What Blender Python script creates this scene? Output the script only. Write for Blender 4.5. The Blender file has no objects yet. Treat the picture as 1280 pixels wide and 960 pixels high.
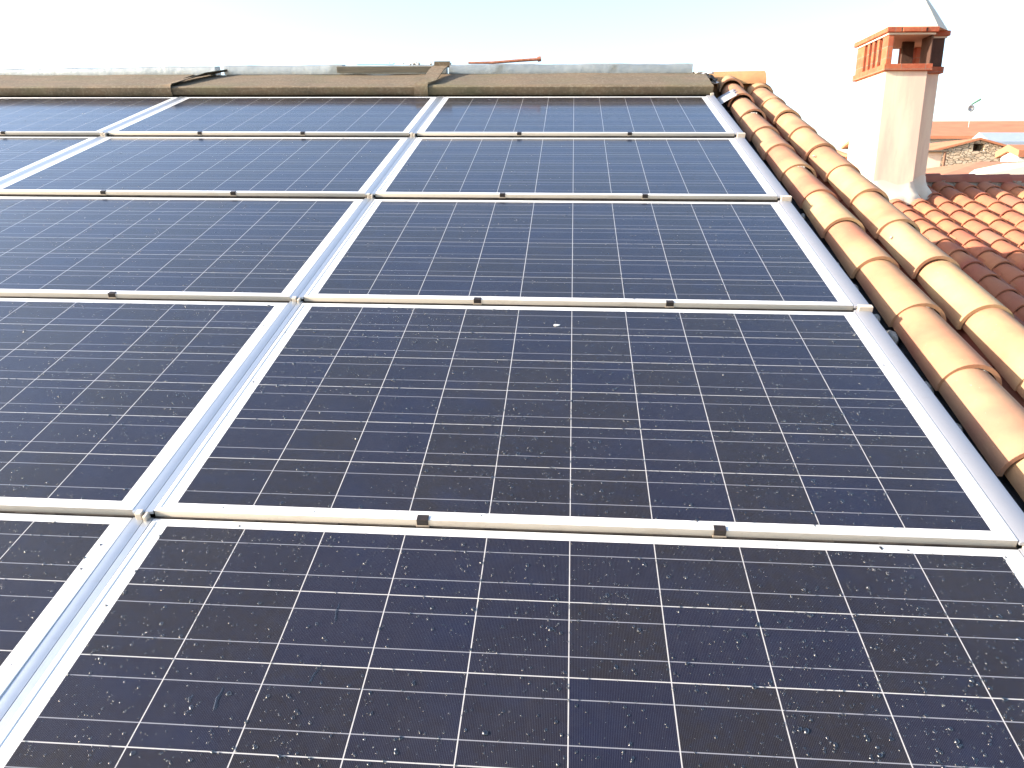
import bpy, bmesh, math, random
import numpy as np
from mathutils import Vector, Matrix, Quaternion

random.seed(7)
rng = np.random.default_rng(11)
scene = bpy.context.scene
COL = scene.collection

# ------------------------------------------------------------------ camera, light, exposure
PITCH = math.radians(17.0)            # slope of the solar roof
GROUND = -6.6                          # street level below the roof origin
cp, sp = math.cos(PITCH), math.sin(PITCH)
RW = Matrix(((1, 0, 0), (0, cp, -sp), (0, sp, cp)))      # roof frame (u, v, w) -> world
def rot_cam(a, b, c):
    ca, sa, cb, sb, cc, sc = math.cos(a), math.sin(a), math.cos(b), math.sin(b), math.cos(c), math.sin(c)
    Rz = Matrix(((ca, -sa, 0), (sa, ca, 0), (0, 0, 1)))
    Rx = Matrix(((1, 0, 0), (0, cb, -sb), (0, sb, cb)))
    Ry = Matrix(((cc, 0, sc), (0, 1, 0), (-sc, 0, cc)))
    return Rz @ Rx @ Ry
Mc = RW @ rot_cam(0.0787, -0.5486, 0.0179)
CAMPOS = RW @ Vector((0.7777, -0.1667, 1.037))
right, fwd, up = Mc.col[0], Mc.col[1], Mc.col[2]
cam = bpy.data.cameras.new('camera')
cam.sensor_width = 36.0
cam.lens = 36.0 * 975.4 / 1280.0
cam.clip_start = 0.05
cam.clip_end = 6000
camo = bpy.data.objects.new('camera', cam)
COL.objects.link(camo)
m3 = Matrix((right, up, -fwd)).transposed()
camo.matrix_world = Matrix.Translation(CAMPOS) @ m3.to_4x4()
scene.camera = camo

SUN_EL = math.radians(20.5)
SUN_SIDE = math.radians(11.8)          # sun stands left, a little behind the camera
S = Vector((-math.cos(SUN_EL) * math.cos(SUN_SIDE), -math.cos(SUN_EL) * math.sin(SUN_SIDE), math.sin(SUN_EL)))
world = bpy.data.worlds.new('World')
scene.world = world
world.use_nodes = True
nt = world.node_tree
nt.nodes.clear()
sky = nt.nodes.new('ShaderNodeTexSky')
sky.sky_type = 'NISHITA'
sky.sun_disc = False
sky.sun_elevation = SUN_EL
sky.sun_rotation = math.atan2(S.x, S.y)
sky.altitude = 100
sky.air_density = 0.9
sky.dust_density = 1.8
sky.ozone_density = 1.0
bg = nt.nodes.new('ShaderNodeBackground')
bg.inputs['Strength'].default_value = 0.12
wo = nt.nodes.new('ShaderNodeOutputWorld')
nt.links.new(sky.outputs[0], bg.inputs[0])
nt.links.new(bg.outputs[0], wo.inputs[0])
sun = bpy.data.lights.new('sun', 'SUN')
sun.energy = 3.7
sun.angle = math.radians(0.53)
sun.color = (1.0, 0.89, 0.76)
suno = bpy.data.objects.new('sun', sun)
COL.objects.link(suno)
suno.rotation_mode = 'QUATERNION'
suno.rotation_quaternion = S.to_track_quat('Z', 'Y')
suno.location = (-20, -10, 20)
scene.view_settings.view_transform = 'Standard'
scene.view_settings.look = 'None'
scene.view_settings.gamma = 1
scene.view_settings.exposure = 1.9
scene.view_settings.use_curve_mapping = False
scene.cycles.max_bounces = 8
scene.cycles.transmission_bounces = 6
scene.cycles.caustics_reflective = False
scene.cycles.caustics_refractive = False

# ------------------------------------------------------------------ helpers
def tag(o, label=None, cat=None, group=None, kind=None):
    if label: o['label'] = label
    if cat: o['category'] = cat
    if group: o['group'] = group
    if kind: o['kind'] = kind
    return o
def empty(name, loc=(0, 0, 0), rot=(0, 0, 0), parent=None):
    o = bpy.data.objects.new(name, None)
    o.empty_display_size = 0.1
    o.location = loc
    o.rotation_euler = rot
    COL.objects.link(o)
    o.parent = parent
    return o
def link(name, me, mats=None, parent=None):
    o = bpy.data.objects.new(name, me)
    COL.objects.link(o)
    if mats is not None:
        for m in (mats if isinstance(mats, (list, tuple)) else [mats]): me.materials.append(m)
    o.parent = parent
    return o
def obj(name, bm, mats=None, parent=None, smooth=None):
    me = bpy.data.meshes.new(name)
    bmesh.ops.recalc_face_normals(bm, faces=bm.faces)
    bm.to_mesh(me); bm.free()
    o = link(name, me, mats, parent)
    if smooth is not None:
        me.shade_smooth()
        me.set_sharp_from_angle(angle=math.radians(smooth))
    return o
def box(bm, x0, x1, y0, y1, z0, z1, bev=0.0, M=None, mi=0, seg=2):
    r = bmesh.ops.create_cube(bm, size=1.0)
    vs = r['verts']
    for v in vs:
        v.co = Vector(((x0 + x1) / 2 + v.co.x * (x1 - x0), (y0 + y1) / 2 + v.co.y * (y1 - y0), (z0 + z1) / 2 + v.co.z * (z1 - z0)))
    fs = list({f for v in vs for f in v.link_faces})
    if bev > 0:
        es = list({e for v in vs for e in v.link_edges})
        rb = bmesh.ops.bevel(bm, geom=es, offset=bev, segments=seg, affect='EDGES', profile=0.5)
        vs = list({v for f in rb['faces'] for v in f.verts} | {v for v in vs if v.is_valid})
        fs = list({f for v in vs for f in v.link_faces})
    if M is not None:
        for v in vs: v.co = M @ v.co
    for f in fs: f.material_index = mi
    return vs
def prism(bm, poly, a0, a1, axis='z', mi=0):
    """poly: 2D points, extruded along axis. axis z: (x,y); x: (y,z); y: (x,z)"""
    def P(p, a):
        if axis == 'z': return (p[0], p[1], a)
        if axis == 'x': return (a, p[0], p[1])
        return (p[0], a, p[1])
    lo = [bm.verts.new(P(p, a0)) for p in poly]
    hi = [bm.verts.new(P(p, a1)) for p in poly]
    n = len(poly)
    fs = [bm.faces.new(lo[::-1]), bm.faces.new(hi)]
    for i in range(n):
        fs.append(bm.faces.new((lo[i], lo[(i + 1) % n], hi[(i + 1) % n], hi[i])))
    for f in fs: f.material_index = mi
    return lo + hi
def tube(bm, pts, rad, seg=8, cap=True):
    rings = []
    pts = [Vector(p) for p in pts]
    for i, p in enumerate(pts):
        d = (pts[min(i + 1, len(pts) - 1)] - pts[max(i - 1, 0)]).normalized()
        a = d.orthogonal().normalized(); b = d.cross(a)
        r = rad[i] if isinstance(rad, (list, tuple)) else rad
        rings.append([bm.verts.new(p + r * (math.cos(t) * a + math.sin(t) * b)) for t in [2 * math.pi * k / seg for k in range(seg)]])
    for i in range(len(rings) - 1):
        # align to nearest start vertex to avoid twist
        A, B = rings[i], rings[i + 1]
        k0 = min(range(seg), key=lambda k: (B[k].co - pts[i + 1] - (A[0].co - pts[i])).length)
        B = B[k0:] + B[:k0]; rings[i + 1] = B
        for k in range(seg):
            bm.faces.new((A[k], A[(k + 1) % seg], B[(k + 1) % seg], B[k]))
    if cap:
        bm.faces.new(rings[0][::-1]); bm.faces.new(rings[-1])

class NT:
    def __init__(s, name):
        s.m = bpy.data.materials.new(name); s.m.use_nodes = True
        s.t = s.m.node_tree; s.t.nodes.clear()
        s.out = s.t.nodes.new('ShaderNodeOutputMaterial')
        s.b = s.t.nodes.new('ShaderNodeBsdfPrincipled')
        s.t.links.new(s.b.outputs[0], s.out.inputs[0])
        s._co = None
    def n(s, ty, **kw):
        x = s.t.nodes.new(ty)
        for k, v in kw.items(): setattr(x, k, v)
        return x
    def l(s, a, b): s.t.links.new(a, b); return b
    def val(s, sock, v):
        if hasattr(v, 'links'): s.l(v, sock)
        else: sock.default_value = v
    def math(s, op, a, b=0.0, c=0.0, clamp=False):
        x = s.n('ShaderNodeMath', operation=op, use_clamp=clamp)
        s.val(x.inputs[0], a); s.val(x.inputs[1], b); s.val(x.inputs[2], c)
        return x.outputs[0]
    def mix(s, f, a, b, blend='MIX'):
        x = s.n('ShaderNodeMix', data_type='RGBA', blend_type=blend)
        s.val(x.inputs[0], f)
        s.val(x.inputs[6], a if hasattr(a, 'links') else (*a, 1)); s.val(x.inputs[7], b if hasattr(b, 'links') else (*b, 1))
        return x.outputs[2]
    def co(s, kind='Object'):
        if s._co is None: s._co = s.n('ShaderNodeTexCoord')
        return s._co.outputs[kind]
    def noise(s, scale, detail=4, rough=0.55, vec=None, stretch=None, out='Fac', dist=0.0):
        x = s.n('ShaderNodeTexNoise'); x.inputs['Scale'].default_value = scale
        x.inputs['Detail'].default_value = detail; x.inputs['Roughness'].default_value = rough
        x.inputs['Distortion'].default_value = dist
        v = vec if vec is not None else s.co()
        if stretch:
            mp = s.n('ShaderNodeMapping'); mp.inputs['Scale'].default_value = stretch
            s.l(v, mp.inputs[0]); v = mp.outputs[0]
        s.l(v, x.inputs['Vector'])
        return x.outputs[out]
    def ramp(s, f, a, b):
        x = s.n('ShaderNodeMapRange', clamp=True); s.val(x.inputs[0], f)
        x.inputs[1].default_value = a; x.inputs[2].default_value = b
        return x.outputs[0]
    def bump(s, h, strength=0.3, dist=0.01):
        x = s.n('ShaderNodeBump'); x.inputs['Strength'].default_value = strength
        x.inputs['Distance'].default_value = dist
        s.l(h, x.inputs['Height']); s.l(x.outputs[0], s.b.inputs['Normal'])
        return x
    def set(s, **kw):
        for k, v in kw.items():
            k = {'base': 'Base Color', 'rough': 'Roughness', 'metal': 'Metallic', 'spec': 'Specular IOR Level', 'coat': 'Coat Weight', 'coatr': 'Coat Roughness'}.get(k, k)
            if isinstance(v, tuple) and len(v) == 3: v = (*v, 1)
            s.val(s.b.inputs[k], v)
        return s

# ------------------------------------------------------------------ materials
def mat_plain(name, c1, c2, rough=0.7, metal=0.0, ns=12, bump=0.15, bd=0.004, stretch=None, spec=0.5):
    t = NT(name)
    f = t.ramp(t.noise(ns, 5, 0.6, stretch=stretch), 0.3, 0.7)
    t.set(base=t.mix(f, c1, c2), rough=rough, metal=metal, spec=spec)
    if bump: t.bump(t.noise(ns * 6, 4, 0.6, stretch=stretch), bump, bd)
    return t.m

CW, CH = 1.5895, 0.9438               # cell field of one panel
PX, PY = CW / 10, CH / 6
def mat_cells():
    t = NT('solar cells under glass')
    sep = t.n('ShaderNodeSeparateXYZ'); t.l(t.co(), sep.inputs[0])
    X, Y = sep.outputs[0], sep.outputs[1]
    cx = t.math('DIVIDE', X, PX); cy = t.math('DIVIDE', Y, PY)
    fx = t.math('FRACT', cx); fy = t.math('FRACT', cy)
    ix = t.math('FLOOR', cx); iy = t.math('FLOOR', cy)
    inx = t.math('MULTIPLY', t.math('GREATER_THAN', X, 0.0), t.math('LESS_THAN', X, CW))
    iny = t.math('MULTIPLY', t.math('GREATER_THAN', Y, 0.0), t.math('LESS_THAN', Y, CH))
    inside = t.math('MULTIPLY', inx, iny)
    def near(f, c, half): return t.math('LESS_THAN', t.math('ABSOLUTE', t.math('SUBTRACT', f, c)), half)
    gx = t.math('MAXIMUM', t.math('LESS_THAN', fx, 0.00095 / PX), t.math('GREATER_THAN', fx, 1 - 0.00095 / PX))
    gy = t.math('MAXIMUM', t.math('LESS_THAN', fy, 0.001 / PY), t.math('GREATER_THAN', fy, 1 - 0.001 / PY))
    bus = t.math('MAXIMUM', near(fy, 0.255, 0.0009 / PY), near(fy, 0.745, 0.0009 / PY))
    # per cell tone
    oi = t.n('ShaderNodeObjectInfo')
    cv = t.n('ShaderNodeCombineXYZ'); t.l(ix, cv.inputs[0]); t.l(iy, cv.inputs[1]); t.l(t.math('MULTIPLY', oi.outputs['Random'], 91.7), cv.inputs[2])
    wn = t.n('ShaderNodeTexWhiteNoise', noise_dimensions='3D'); t.l(cv.outputs[0], wn.inputs[0])
    cell = wn.outputs['Value']
    # crystal grain, shifted per cell
    sh = t.n('ShaderNodeVectorMath', operation='ADD'); t.l(t.co(), sh.inputs[0])
    sc = t.n('ShaderNodeVectorMath', operation='SCALE'); t.l(wn.outputs['Color'], sc.inputs[0]); sc.inputs['Scale'].default_value = 7.0
    t.l(sc.outputs[0], sh.inputs[1])
    vo = t.n('ShaderNodeTexVoronoi'); vo.inputs['Scale'].default_value = 95; t.l(sh.outputs[0], vo.inputs['Vector'])
    vs = t.n('ShaderNodeSeparateColor'); t.l(vo.outputs['Color'], vs.inputs[0])
    big = t.noise(9, 3, 0.6, vec=sh.outputs[0])
    c = t.mix(t.ramp(cell, 0.35, 0.75), (0.0115, 0.0090, 0.0105), (0.0085, 0.0080, 0.0185))
    c = t.mix(t.math('MULTIPLY', t.ramp(big, 0.5, 0.75), 0.5), c, (0.007, 0.011, 0.034))
    c = t.mix(t.math('MULTIPLY', vs.outputs[0], 0.35), c, (0.012, 0.014, 0.028))
    # fine silver fingers
    ff = t.math('FRACT', t.math('DIVIDE', X, 0.00245))
    fing = t.math('MULTIPLY', t.math('LESS_THAN', ff, 0.09), 0.16)
    c = t.mix(fing, c, (0.45, 0.45, 0.47))
    c = t.mix(bus, c, (0.20, 0.20, 0.22))
    c = t.mix(t.math('MAXIMUM', gx, gy), c, (0.40, 0.385, 0.37))
    # white backsheet margin with grey stringing ribbons
    def seg(xc, off):
        m = t.math('LESS_THAN', t.math('ABSOLUTE', t.math('SUBTRACT', X, xc)), 0.0016)
        p = t.math('FRACT', t.math('ADD', t.math('DIVIDE', Y, 2 * PY), off))
        q = t.math('MULTIPLY', t.math('GREATER_THAN', p, 0.13), t.math('LESS_THAN', p, 0.87))
        return t.math('MULTIPLY', m, q)
    rb = seg(-0.0150, 0.0)
    for a, b in ((CW + 0.0150, 0.5),): rb = t.math('MAXIMUM', rb, seg(a, b))
    rb = t.math('MULTIPLY', rb, iny)
    mar = t.mix(rb, (0.78, 0.77, 0.74), (0.36, 0.36, 0.38))
    c = t.mix(inside, mar, c)
    # dust film and dried streaks
    d1 = t.ramp(t.noise(3.2, 6, 0.65), 0.42, 0.75)
    d2 = t.ramp(t.noise(30, 5, 0.7, stretch=(1.6, 0.35, 1)), 0.5, 0.8)
    dust = t.math('ADD', t.math('MULTIPLY', d1, 0.010), t.math('MULTIPLY', d2, 0.009))
    spk = t.ramp(t.noise(420, 2, 0.5), 0.70, 0.80)
    dust = t.math('ADD', dust, t.math('MULTIPLY', spk, 0.05))
    c = t.mix(dust, c, (0.50, 0.45, 0.38))
    t.set(base=c, rough=0.4, spec=0.12)
    t.b.inputs['Coat Weight'].default_value = 1.0
    t.b.inputs['Coat IOR'].default_value = 1.31
    rgh = t.math('ADD', 0.045, t.math('MULTIPLY', t.noise(14, 4, 0.6), 0.11))
    t.val(t.b.inputs['Coat Roughness'], rgh)
    bm_ = t.n('ShaderNodeBump'); bm_.inputs['Strength'].default_value = 0.06; bm_.inputs['Distance'].default_value = 0.002
    t.l(t.noise(260, 2, 0.5), bm_.inputs['Height']); t.l(bm_.outputs[0], t.b.inputs['Coat Normal'])
    return t.m

def mat_alu(name='anodised aluminium', base=(0.66, 0.66, 0.66), dirt=(0.42, 0.36, 0.27), metal=0.35, rough=0.42):
    t = NT(name)
    f = t.ramp(t.noise(22, 6, 0.7, stretch=(0.5, 1.4, 1)), 0.55, 0.82)
    f2 = t.ramp(t.noise(160, 3, 0.6), 0.62, 0.75)
    c = t.mix(t.math('MULTIPLY', f, 0.45), base, dirt)
    c = t.mix(t.math('MULTIPLY', f2, 0.3), c, dirt)
    t.set(base=c, metal=metal, rough=t.math('ADD', rough - 0.06, t.math('MULTIPLY', t.noise(50, 4), 0.15)))
    t.bump(t.noise(300, 3, 0.6), 0.08, 0.001)
    return t.m

def mat_tile(name, cA, cB, cC, lichen=0.25, patch=1.0, ns=6.0, dist=0.3):
    """fired clay: red body, ochre flamed zones, pale bloom, dark lichen specks; attribute tint varies per tile"""
    t = NT(name)
    at = t.n('ShaderNodeAttribute', attribute_name='tint')
    oi = t.n('ShaderNodeObjectInfo')
    sv = t.n('ShaderNodeVectorMath', operation='ADD'); t.l(t.co(), sv.inputs[0])
    cb = t.n('ShaderNodeCombineXYZ')
    r1 = t.math('ADD', t.math('MULTIPLY', oi.outputs['Random'], 37.0), t.math('MULTIPLY', at.outputs['Fac'], 51.0))
    t.l(r1, cb.inputs[0]); t.l(r1, cb.inputs[2]); t.l(cb.outputs[0], sv.inputs[1])
    v = sv.outputs[0]
    n1 = t.noise(ns, 4, 0.55, vec=v, stretch=(1, 1, 1), dist=dist)
    n2 = t.noise(ns * 2.6, 5, 0.6, vec=v)
    f = t.ramp(n1, 0.36, 0.62)
    tone = t.math('FRACT', r1)
    c = t.mix(f, cA, cB)
    c = t.mix(t.math('MULTIPLY', t.ramp(n2, 0.48, 0.75), 0.6 * patch), c, cC)
    c = t.mix(t.math('MULTIPLY', tone, 0.45), c, cA)
    c = t.mix(t.math('MULTIPLY', t.ramp(t.math('FRACT', t.math('MULTIPLY', r1, 7.3)), 0.7, 1.0), 0.25), c, (0.30, 0.22, 0.16))
    d = t.ramp(t.noise(ns * 9, 5, 0.7, vec=v), 0.60, 0.78)
    c = t.mix(t.math('MULTIPLY', d, lichen), c, (0.16, 0.13, 0.10))
    d2 = t.ramp(t.noise(ns * 30, 3, 0.6, vec=v), 0.68, 0.8)
    c = t.mix(t.math('MULTIPLY', d2, 0.5), c, (0.55, 0.45, 0.36))
    t.set(base=c, rough=0.85, spec=0.25)
    t.bump(t.noise(ns * 22, 5, 0.65, vec=v), 0.25, 0.004)
    return t.m

M = {}
M['cells'] = mat_cells()
M['frame'] = mat_alu('panel frame', (0.74, 0.735, 0.72), (0.46, 0.38, 0.27), 0.25, 0.45)
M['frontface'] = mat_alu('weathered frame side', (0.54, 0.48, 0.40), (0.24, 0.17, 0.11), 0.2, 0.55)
M['flash'] = mat_alu('flashing metal', (0.52, 0.55, 0.58), (0.42, 0.40, 0.36), 0.8, 0.34)
M['edge'] = mat_alu('edge flashing metal', (0.34, 0.345, 0.37), (0.28, 0.26, 0.24), 0.45, 0.5)
M['cap'] = mat_alu('joint cap metal', (0.60, 0.52, 0.42), (0.33, 0.22, 0.14), 0.2, 0.6)
M['black'] = mat_plain('black hook plastic', (0.012, 0.009, 0.008), (0.03, 0.018, 0.012), 0.5, 0, 60, 0.1)
M['clip'] = mat_plain('steel tab', (0.5, 0.42, 0.33), (0.35, 0.27, 0.2), 0.45, 0.5, 60, 0.1)
M['rubber'] = mat_plain('dark rubber and gap shade', (0.02, 0.016, 0.014), (0.05, 0.04, 0.03), 0.7, 0, 30, 0.1)  # near-black rubber; also the painted shade of the row gaps
M['lead'] = mat_plain('bituminous lead strip', (0.025, 0.028, 0.036), (0.055, 0.058, 0.065), 0.55, 0.0, 20, 0.4, 0.01)
M['leadlight'] = mat_plain('new lead flashing', (0.42, 0.43, 0.45), (0.55, 0.55, 0.56), 0.4, 0.5, 20, 0.3, 0.01)
M['tile'] = mat_tile('flamed clay tile', (0.34, 0.148, 0.09), (0.45, 0.30, 0.155), (0.37, 0.19, 0.125), 0.22, ns=3.4, dist=0.15, patch=0.7)
M['pan'] = mat_tile('clay pan tile', (0.28, 0.09, 0.06), (0.33, 0.13, 0.08), (0.24, 0.085, 0.065), 0.25)
M['tile2'] = mat_tile('orange clay tile', (0.34, 0.112, 0.068), (0.44, 0.190, 0.092), (0.36, 0.122, 0.08), 0.12, ns=2.4, patch=0.5)
M['farroof'] = mat_tile('faded clay roofing', (0.45, 0.165, 0.085), (0.50, 0.22, 0.115), (0.45, 0.175, 0.10), 0.06, ns=1.6)
M['ridgeclay'] = mat_tile('ridge clay', (0.46, 0.22, 0.10), (0.50, 0.29, 0.13), (0.34, 0.16, 0.09), 0.35)
M['mortar'] = mat_plain('lime mortar', (0.42, 0.38, 0.32), (0.58, 0.54, 0.47), 0.95, 0, 14, 0.8, 0.02)
M['bedmortar'] = mat_plain('brown bedding mortar', (0.26, 0.19, 0.14), (0.36, 0.30, 0.23), 0.95, 0, 12, 0.8, 0.02)
def mat_plaster():
    t = NT('pink cream chimney plaster')
    f = t.ramp(t.noise(3.5, 5, 0.6, stretch=(1.6, 1.6, 0.35)), 0.38, 0.66)
    c = t.mix(f, (0.64, 0.47, 0.37), (0.72, 0.62, 0.46))
    st = t.ramp(t.noise(16, 5, 0.65, stretch=(1.5, 1.5, 0.12)), 0.56, 0.78)
    c = t.mix(t.math('MULTIPLY', st, 0.4), c, (0.44, 0.33, 0.27))
    sp_ = t.ramp(t.noise(60, 4, 0.7), 0.64, 0.76)
    c = t.mix(t.math('MULTIPLY', sp_, 0.5), c, (0.36, 0.27, 0.21))
    t.set(base=c, rough=0.92, spec=0.2)
    t.bump(t.noise(30, 6, 0.65), 0.16, 0.006)
    return t.m
M['plaster'] = mat_plaster()
M['cone'] = mat_plain('smooth white plaster', (0.66, 0.60, 0.48), (0.58, 0.51, 0.40), 0.85, 0, 4, 0.2, 0.004)
def mat_brick():
    t = NT('orange chimney brick')
    bt = t.n('ShaderNodeTexBrick')
    mp = t.n('ShaderNodeMapping'); mp.inputs['Rotation'].default_value = (math.radians(90), 0, 0); t.l(t.co(), mp.inputs[0])
    sx = t.n('ShaderNodeSeparateXYZ'); t.l(t.co(), sx.inputs[0])
    cb = t.n('ShaderNodeCombineXYZ'); t.l(t.math('ADD', sx.outputs[0], sx.outputs[1]), cb.inputs[0]); t.l(sx.outputs[2], cb.inputs[1])
    t.l(cb.outputs[0], bt.inputs['Vector'])
    bt.inputs['Scale'].default_value = 1.0; bt.inputs['Brick Width'].default_value = 0.24; bt.inputs['Row Height'].default_value = 0.11
    bt.inputs['Mortar Size'].default_value = 0.004
    bt.inputs['Color1'].default_value = (0.42, 0.12, 0.055, 1); bt.inputs['Color2'].default_value = (0.34, 0.085, 0.045, 1); bt.inputs['Mortar'].default_value = (0.24, 0.15, 0.11, 1)
    c = t.mix(t.math('MULTIPLY', t.ramp(t.noise(14, 5, 0.7), 0.45, 0.75), 0.6), bt.outputs['Color'], (0.48, 0.20, 0.10))
    c = t.mix(t.math('MULTIPLY', t.ramp(t.noise(30, 4, 0.7), 0.58, 0.75), 0.6), c, (0.13, 0.06, 0.04))
    t.set(base=c, rough=0.92, spec=0.2); t.bump(t.noise(60, 5, 0.6), 0.5, 0.008)
    return t.m
M['brick'] = mat_brick()
M['brickdark'] = mat_plain('dark shaded chimney brick', (0.10, 0.045, 0.028), (0.06, 0.032, 0.022), 0.95, 0, 9, 0.4, 0.01)  # darker brick copy holding shade of the head's interior and right; also joints
M['wallcream'] = mat_plain('cream render', (0.68, 0.60, 0.46), (0.74, 0.68, 0.54), 0.9, 0, 1.5, 0.2, 0.01)
M['wallwhite'] = mat_plain('white render', (0.78, 0.76, 0.72), (0.72, 0.70, 0.66), 0.9, 0, 1.2, 0.2, 0.01)
M['glass'] = mat_plain('dark window glass', (0.03, 0.04, 0.05), (0.05, 0.06, 0.07), 0.12, 0, 3, 0)
M['wood'] = mat_plain('brown window wood', (0.12, 0.06, 0.03), (0.18, 0.09, 0.05), 0.6, 0, 12, 0.2)
M['rust'] = mat_plain('rusty iron', (0.22, 0.075, 0.04), (0.36, 0.15, 0.09), 0.85, 0.1, 40, 0.5)
M['timber'] = mat_plain('weathered grey timber', (0.10, 0.09, 0.07), (0.17, 0.15, 0.11), 0.9, 0, 25, 0.5, 0.004, (0.2, 3, 3))
M['bluesheet'] = mat_plain('pale blue sheet', (0.35, 0.58, 0.62), (0.45, 0.62, 0.64), 0.6, 0, 10, 0.1)
M['white_torn'] = mat_plain('torn white membrane', (0.78, 0.76, 0.73), (0.62, 0.60, 0.58), 0.6, 0, 30, 0.4)
M['metalroof'] = mat_plain('blue grey metal roofing', (0.36, 0.42, 0.48), (0.42, 0.47, 0.52), 0.5, 0.3, 6, 0.1)
M['mast'] = mat_plain('galvanised mast', (0.34, 0.36, 0.36), (0.42, 0.43, 0.42), 0.5, 0.5, 20, 0)
M['antgreen'] = mat_plain('green antenna plastic', (0.05, 0.14, 0.09), (0.08, 0.18, 0.12), 0.6, 0, 20, 0)
M['earth'] = mat_plain('dry ground', (0.22, 0.19, 0.13), (0.14, 0.15, 0.08), 0.95, 0, 0.05, 0.4, 0.1)
M['asphalt'] = mat_plain('street asphalt', (0.05, 0.05, 0.05), (0.065, 0.063, 0.06), 0.9, 0, 3, 0.4, 0.01)

def mat_brownsheet():
    t = NT('brown weathered ridge sheet')
    n1 = t.noise(9, 6, 0.7, stretch=(0.5, 2.0, 2.0)); n2 = t.noise(60, 4, 0.7)
    c = t.mix(t.ramp(n1, 0.35, 0.68), (0.115, 0.093, 0.062), (0.175, 0.122, 0.078))
    c = t.mix(t.math('MULTIPLY', t.ramp(n2, 0.48, 0.66), 0.7), c, (0.24, 0.20, 0.14))
    c = t.mix(t.math('MULTIPLY', t.ramp(t.noise(3.1, 3), 0.5, 0.7), 0.4), c, (0.11, 0.115, 0.06))
    c = t.mix(t.math('MULTIPLY', t.ramp(t.noise(230, 2), 0.68, 0.76), 0.8), c, (0.05, 0.04, 0.03))
    t.set(base=c, rough=0.8, spec=0.3); t.bump(t.noise(120, 4, 0.7), 0.35, 0.004)
    return t.m
M['brown'] = mat_brownsheet()
def mat_zinc():
    t = NT('zinc strip')
    c = t.mix(t.ramp(t.noise(7, 5, 0.65, stretch=(0.6, 2, 2)), 0.35, 0.7), (0.27, 0.30, 0.31), (0.36, 0.385, 0.38))
    c = t.mix(t.math('MULTIPLY', t.ramp(t.noise(45, 4, 0.7), 0.55, 0.75), 0.45), c, (0.34, 0.30, 0.22))
    t.set(base=c, rough=0.5, metal=0.45); t.bump(t.noise(14, 3, 0.5), 0.25, 0.02)
    return t.m
M['zinc'] = mat_zinc()
def mat_stone():
    t = NT('rubble stone masonry')
    v = t.co()
    mp = t.n('ShaderNodeMapping'); mp.inputs['Scale'].default_value = (1.0, 1.0, 2.3); t.l(v, mp.inputs[0])
    nd = t.n('ShaderNodeTexNoise'); nd.inputs['Scale'].default_value = 5; t.l(v, nd.inputs['Vector'])
    mxv = t.n('ShaderNodeVectorMath', operation='MULTIPLY_ADD'); t.l(nd.outputs['Color'], mxv.inputs[0]); mxv.inputs[1].default_value = (0.25, 0.25, 0.25); t.l(mp.outputs[0], mxv.inputs[2]); mp = mxv
    vo = t.n('ShaderNodeTexVoronoi', feature='DISTANCE_TO_EDGE'); vo.inputs['Scale'].default_value = 7.5; t.l(mp.outputs[0], vo.inputs['Vector'])
    v2 = t.n('ShaderNodeTexVoronoi'); v2.inputs['Scale'].default_value = 7.5; t.l(mp.outputs[0], v2.inputs['Vector'])
    sc = t.n('ShaderNodeSeparateColor'); t.l(v2.outputs['Color'], sc.inputs[0])
    c = t.mix(sc.outputs[0], (0.52, 0.36, 0.23), (0.66, 0.51, 0.35))
    c = t.mix(t.math('MULTIPLY', sc.outputs[1], 0.4), c, (0.55, 0.47, 0.36))
    j = t.ramp(vo.outputs['Distance'], 0.0, 0.07)
    c = t.mix(j, (0.40, 0.29, 0.20), c)
    t.set(base=c, rough=0.95, spec=0.2); t.bump(j, 0.9, 0.06)
    return t.m
M['stone'] = mat_stone()
def mat_water():
    t = NT('rain water')
    t.set(base=(0.95, 0.97, 1.0), rough=0.12, spec=1.0)
    t.b.inputs['Transmission Weight'].default_value = 1.0
    t.b.inputs['IOR'].default_value = 1.5
    t.b.inputs['Coat Weight'].default_value = 0.55
    t.b.inputs['Coat IOR'].default_value = 1.8
    t.b.inputs['Coat Roughness'].default_value = 0.17
    return t.m
M['water'] = mat_water()

# ------------------------------------------------------------------ ground, street
def sheet(name, x0, x1, y0, y1, z, mat, n=1):
    bm = bmesh.new()
    bmesh.ops.create_grid(bm, x_segments=n, y_segments=n, size=1)
    for v in bm.verts:
        v.co = Vector(((x0 + x1) / 2 + v.co.x * (x1 - x0) / 2, (y0 + y1) / 2 + v.co.y * (y1 - y0) / 2, z))
    return tag(obj(name, bm, mat), kind='structure')
sheet('ground', -2500, 2500, -2500, 2500, GROUND, M['earth'], 4)
sheet('street', -60, 60, -9.5, -3.5, GROUND + 0.006, M['asphalt'])

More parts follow.
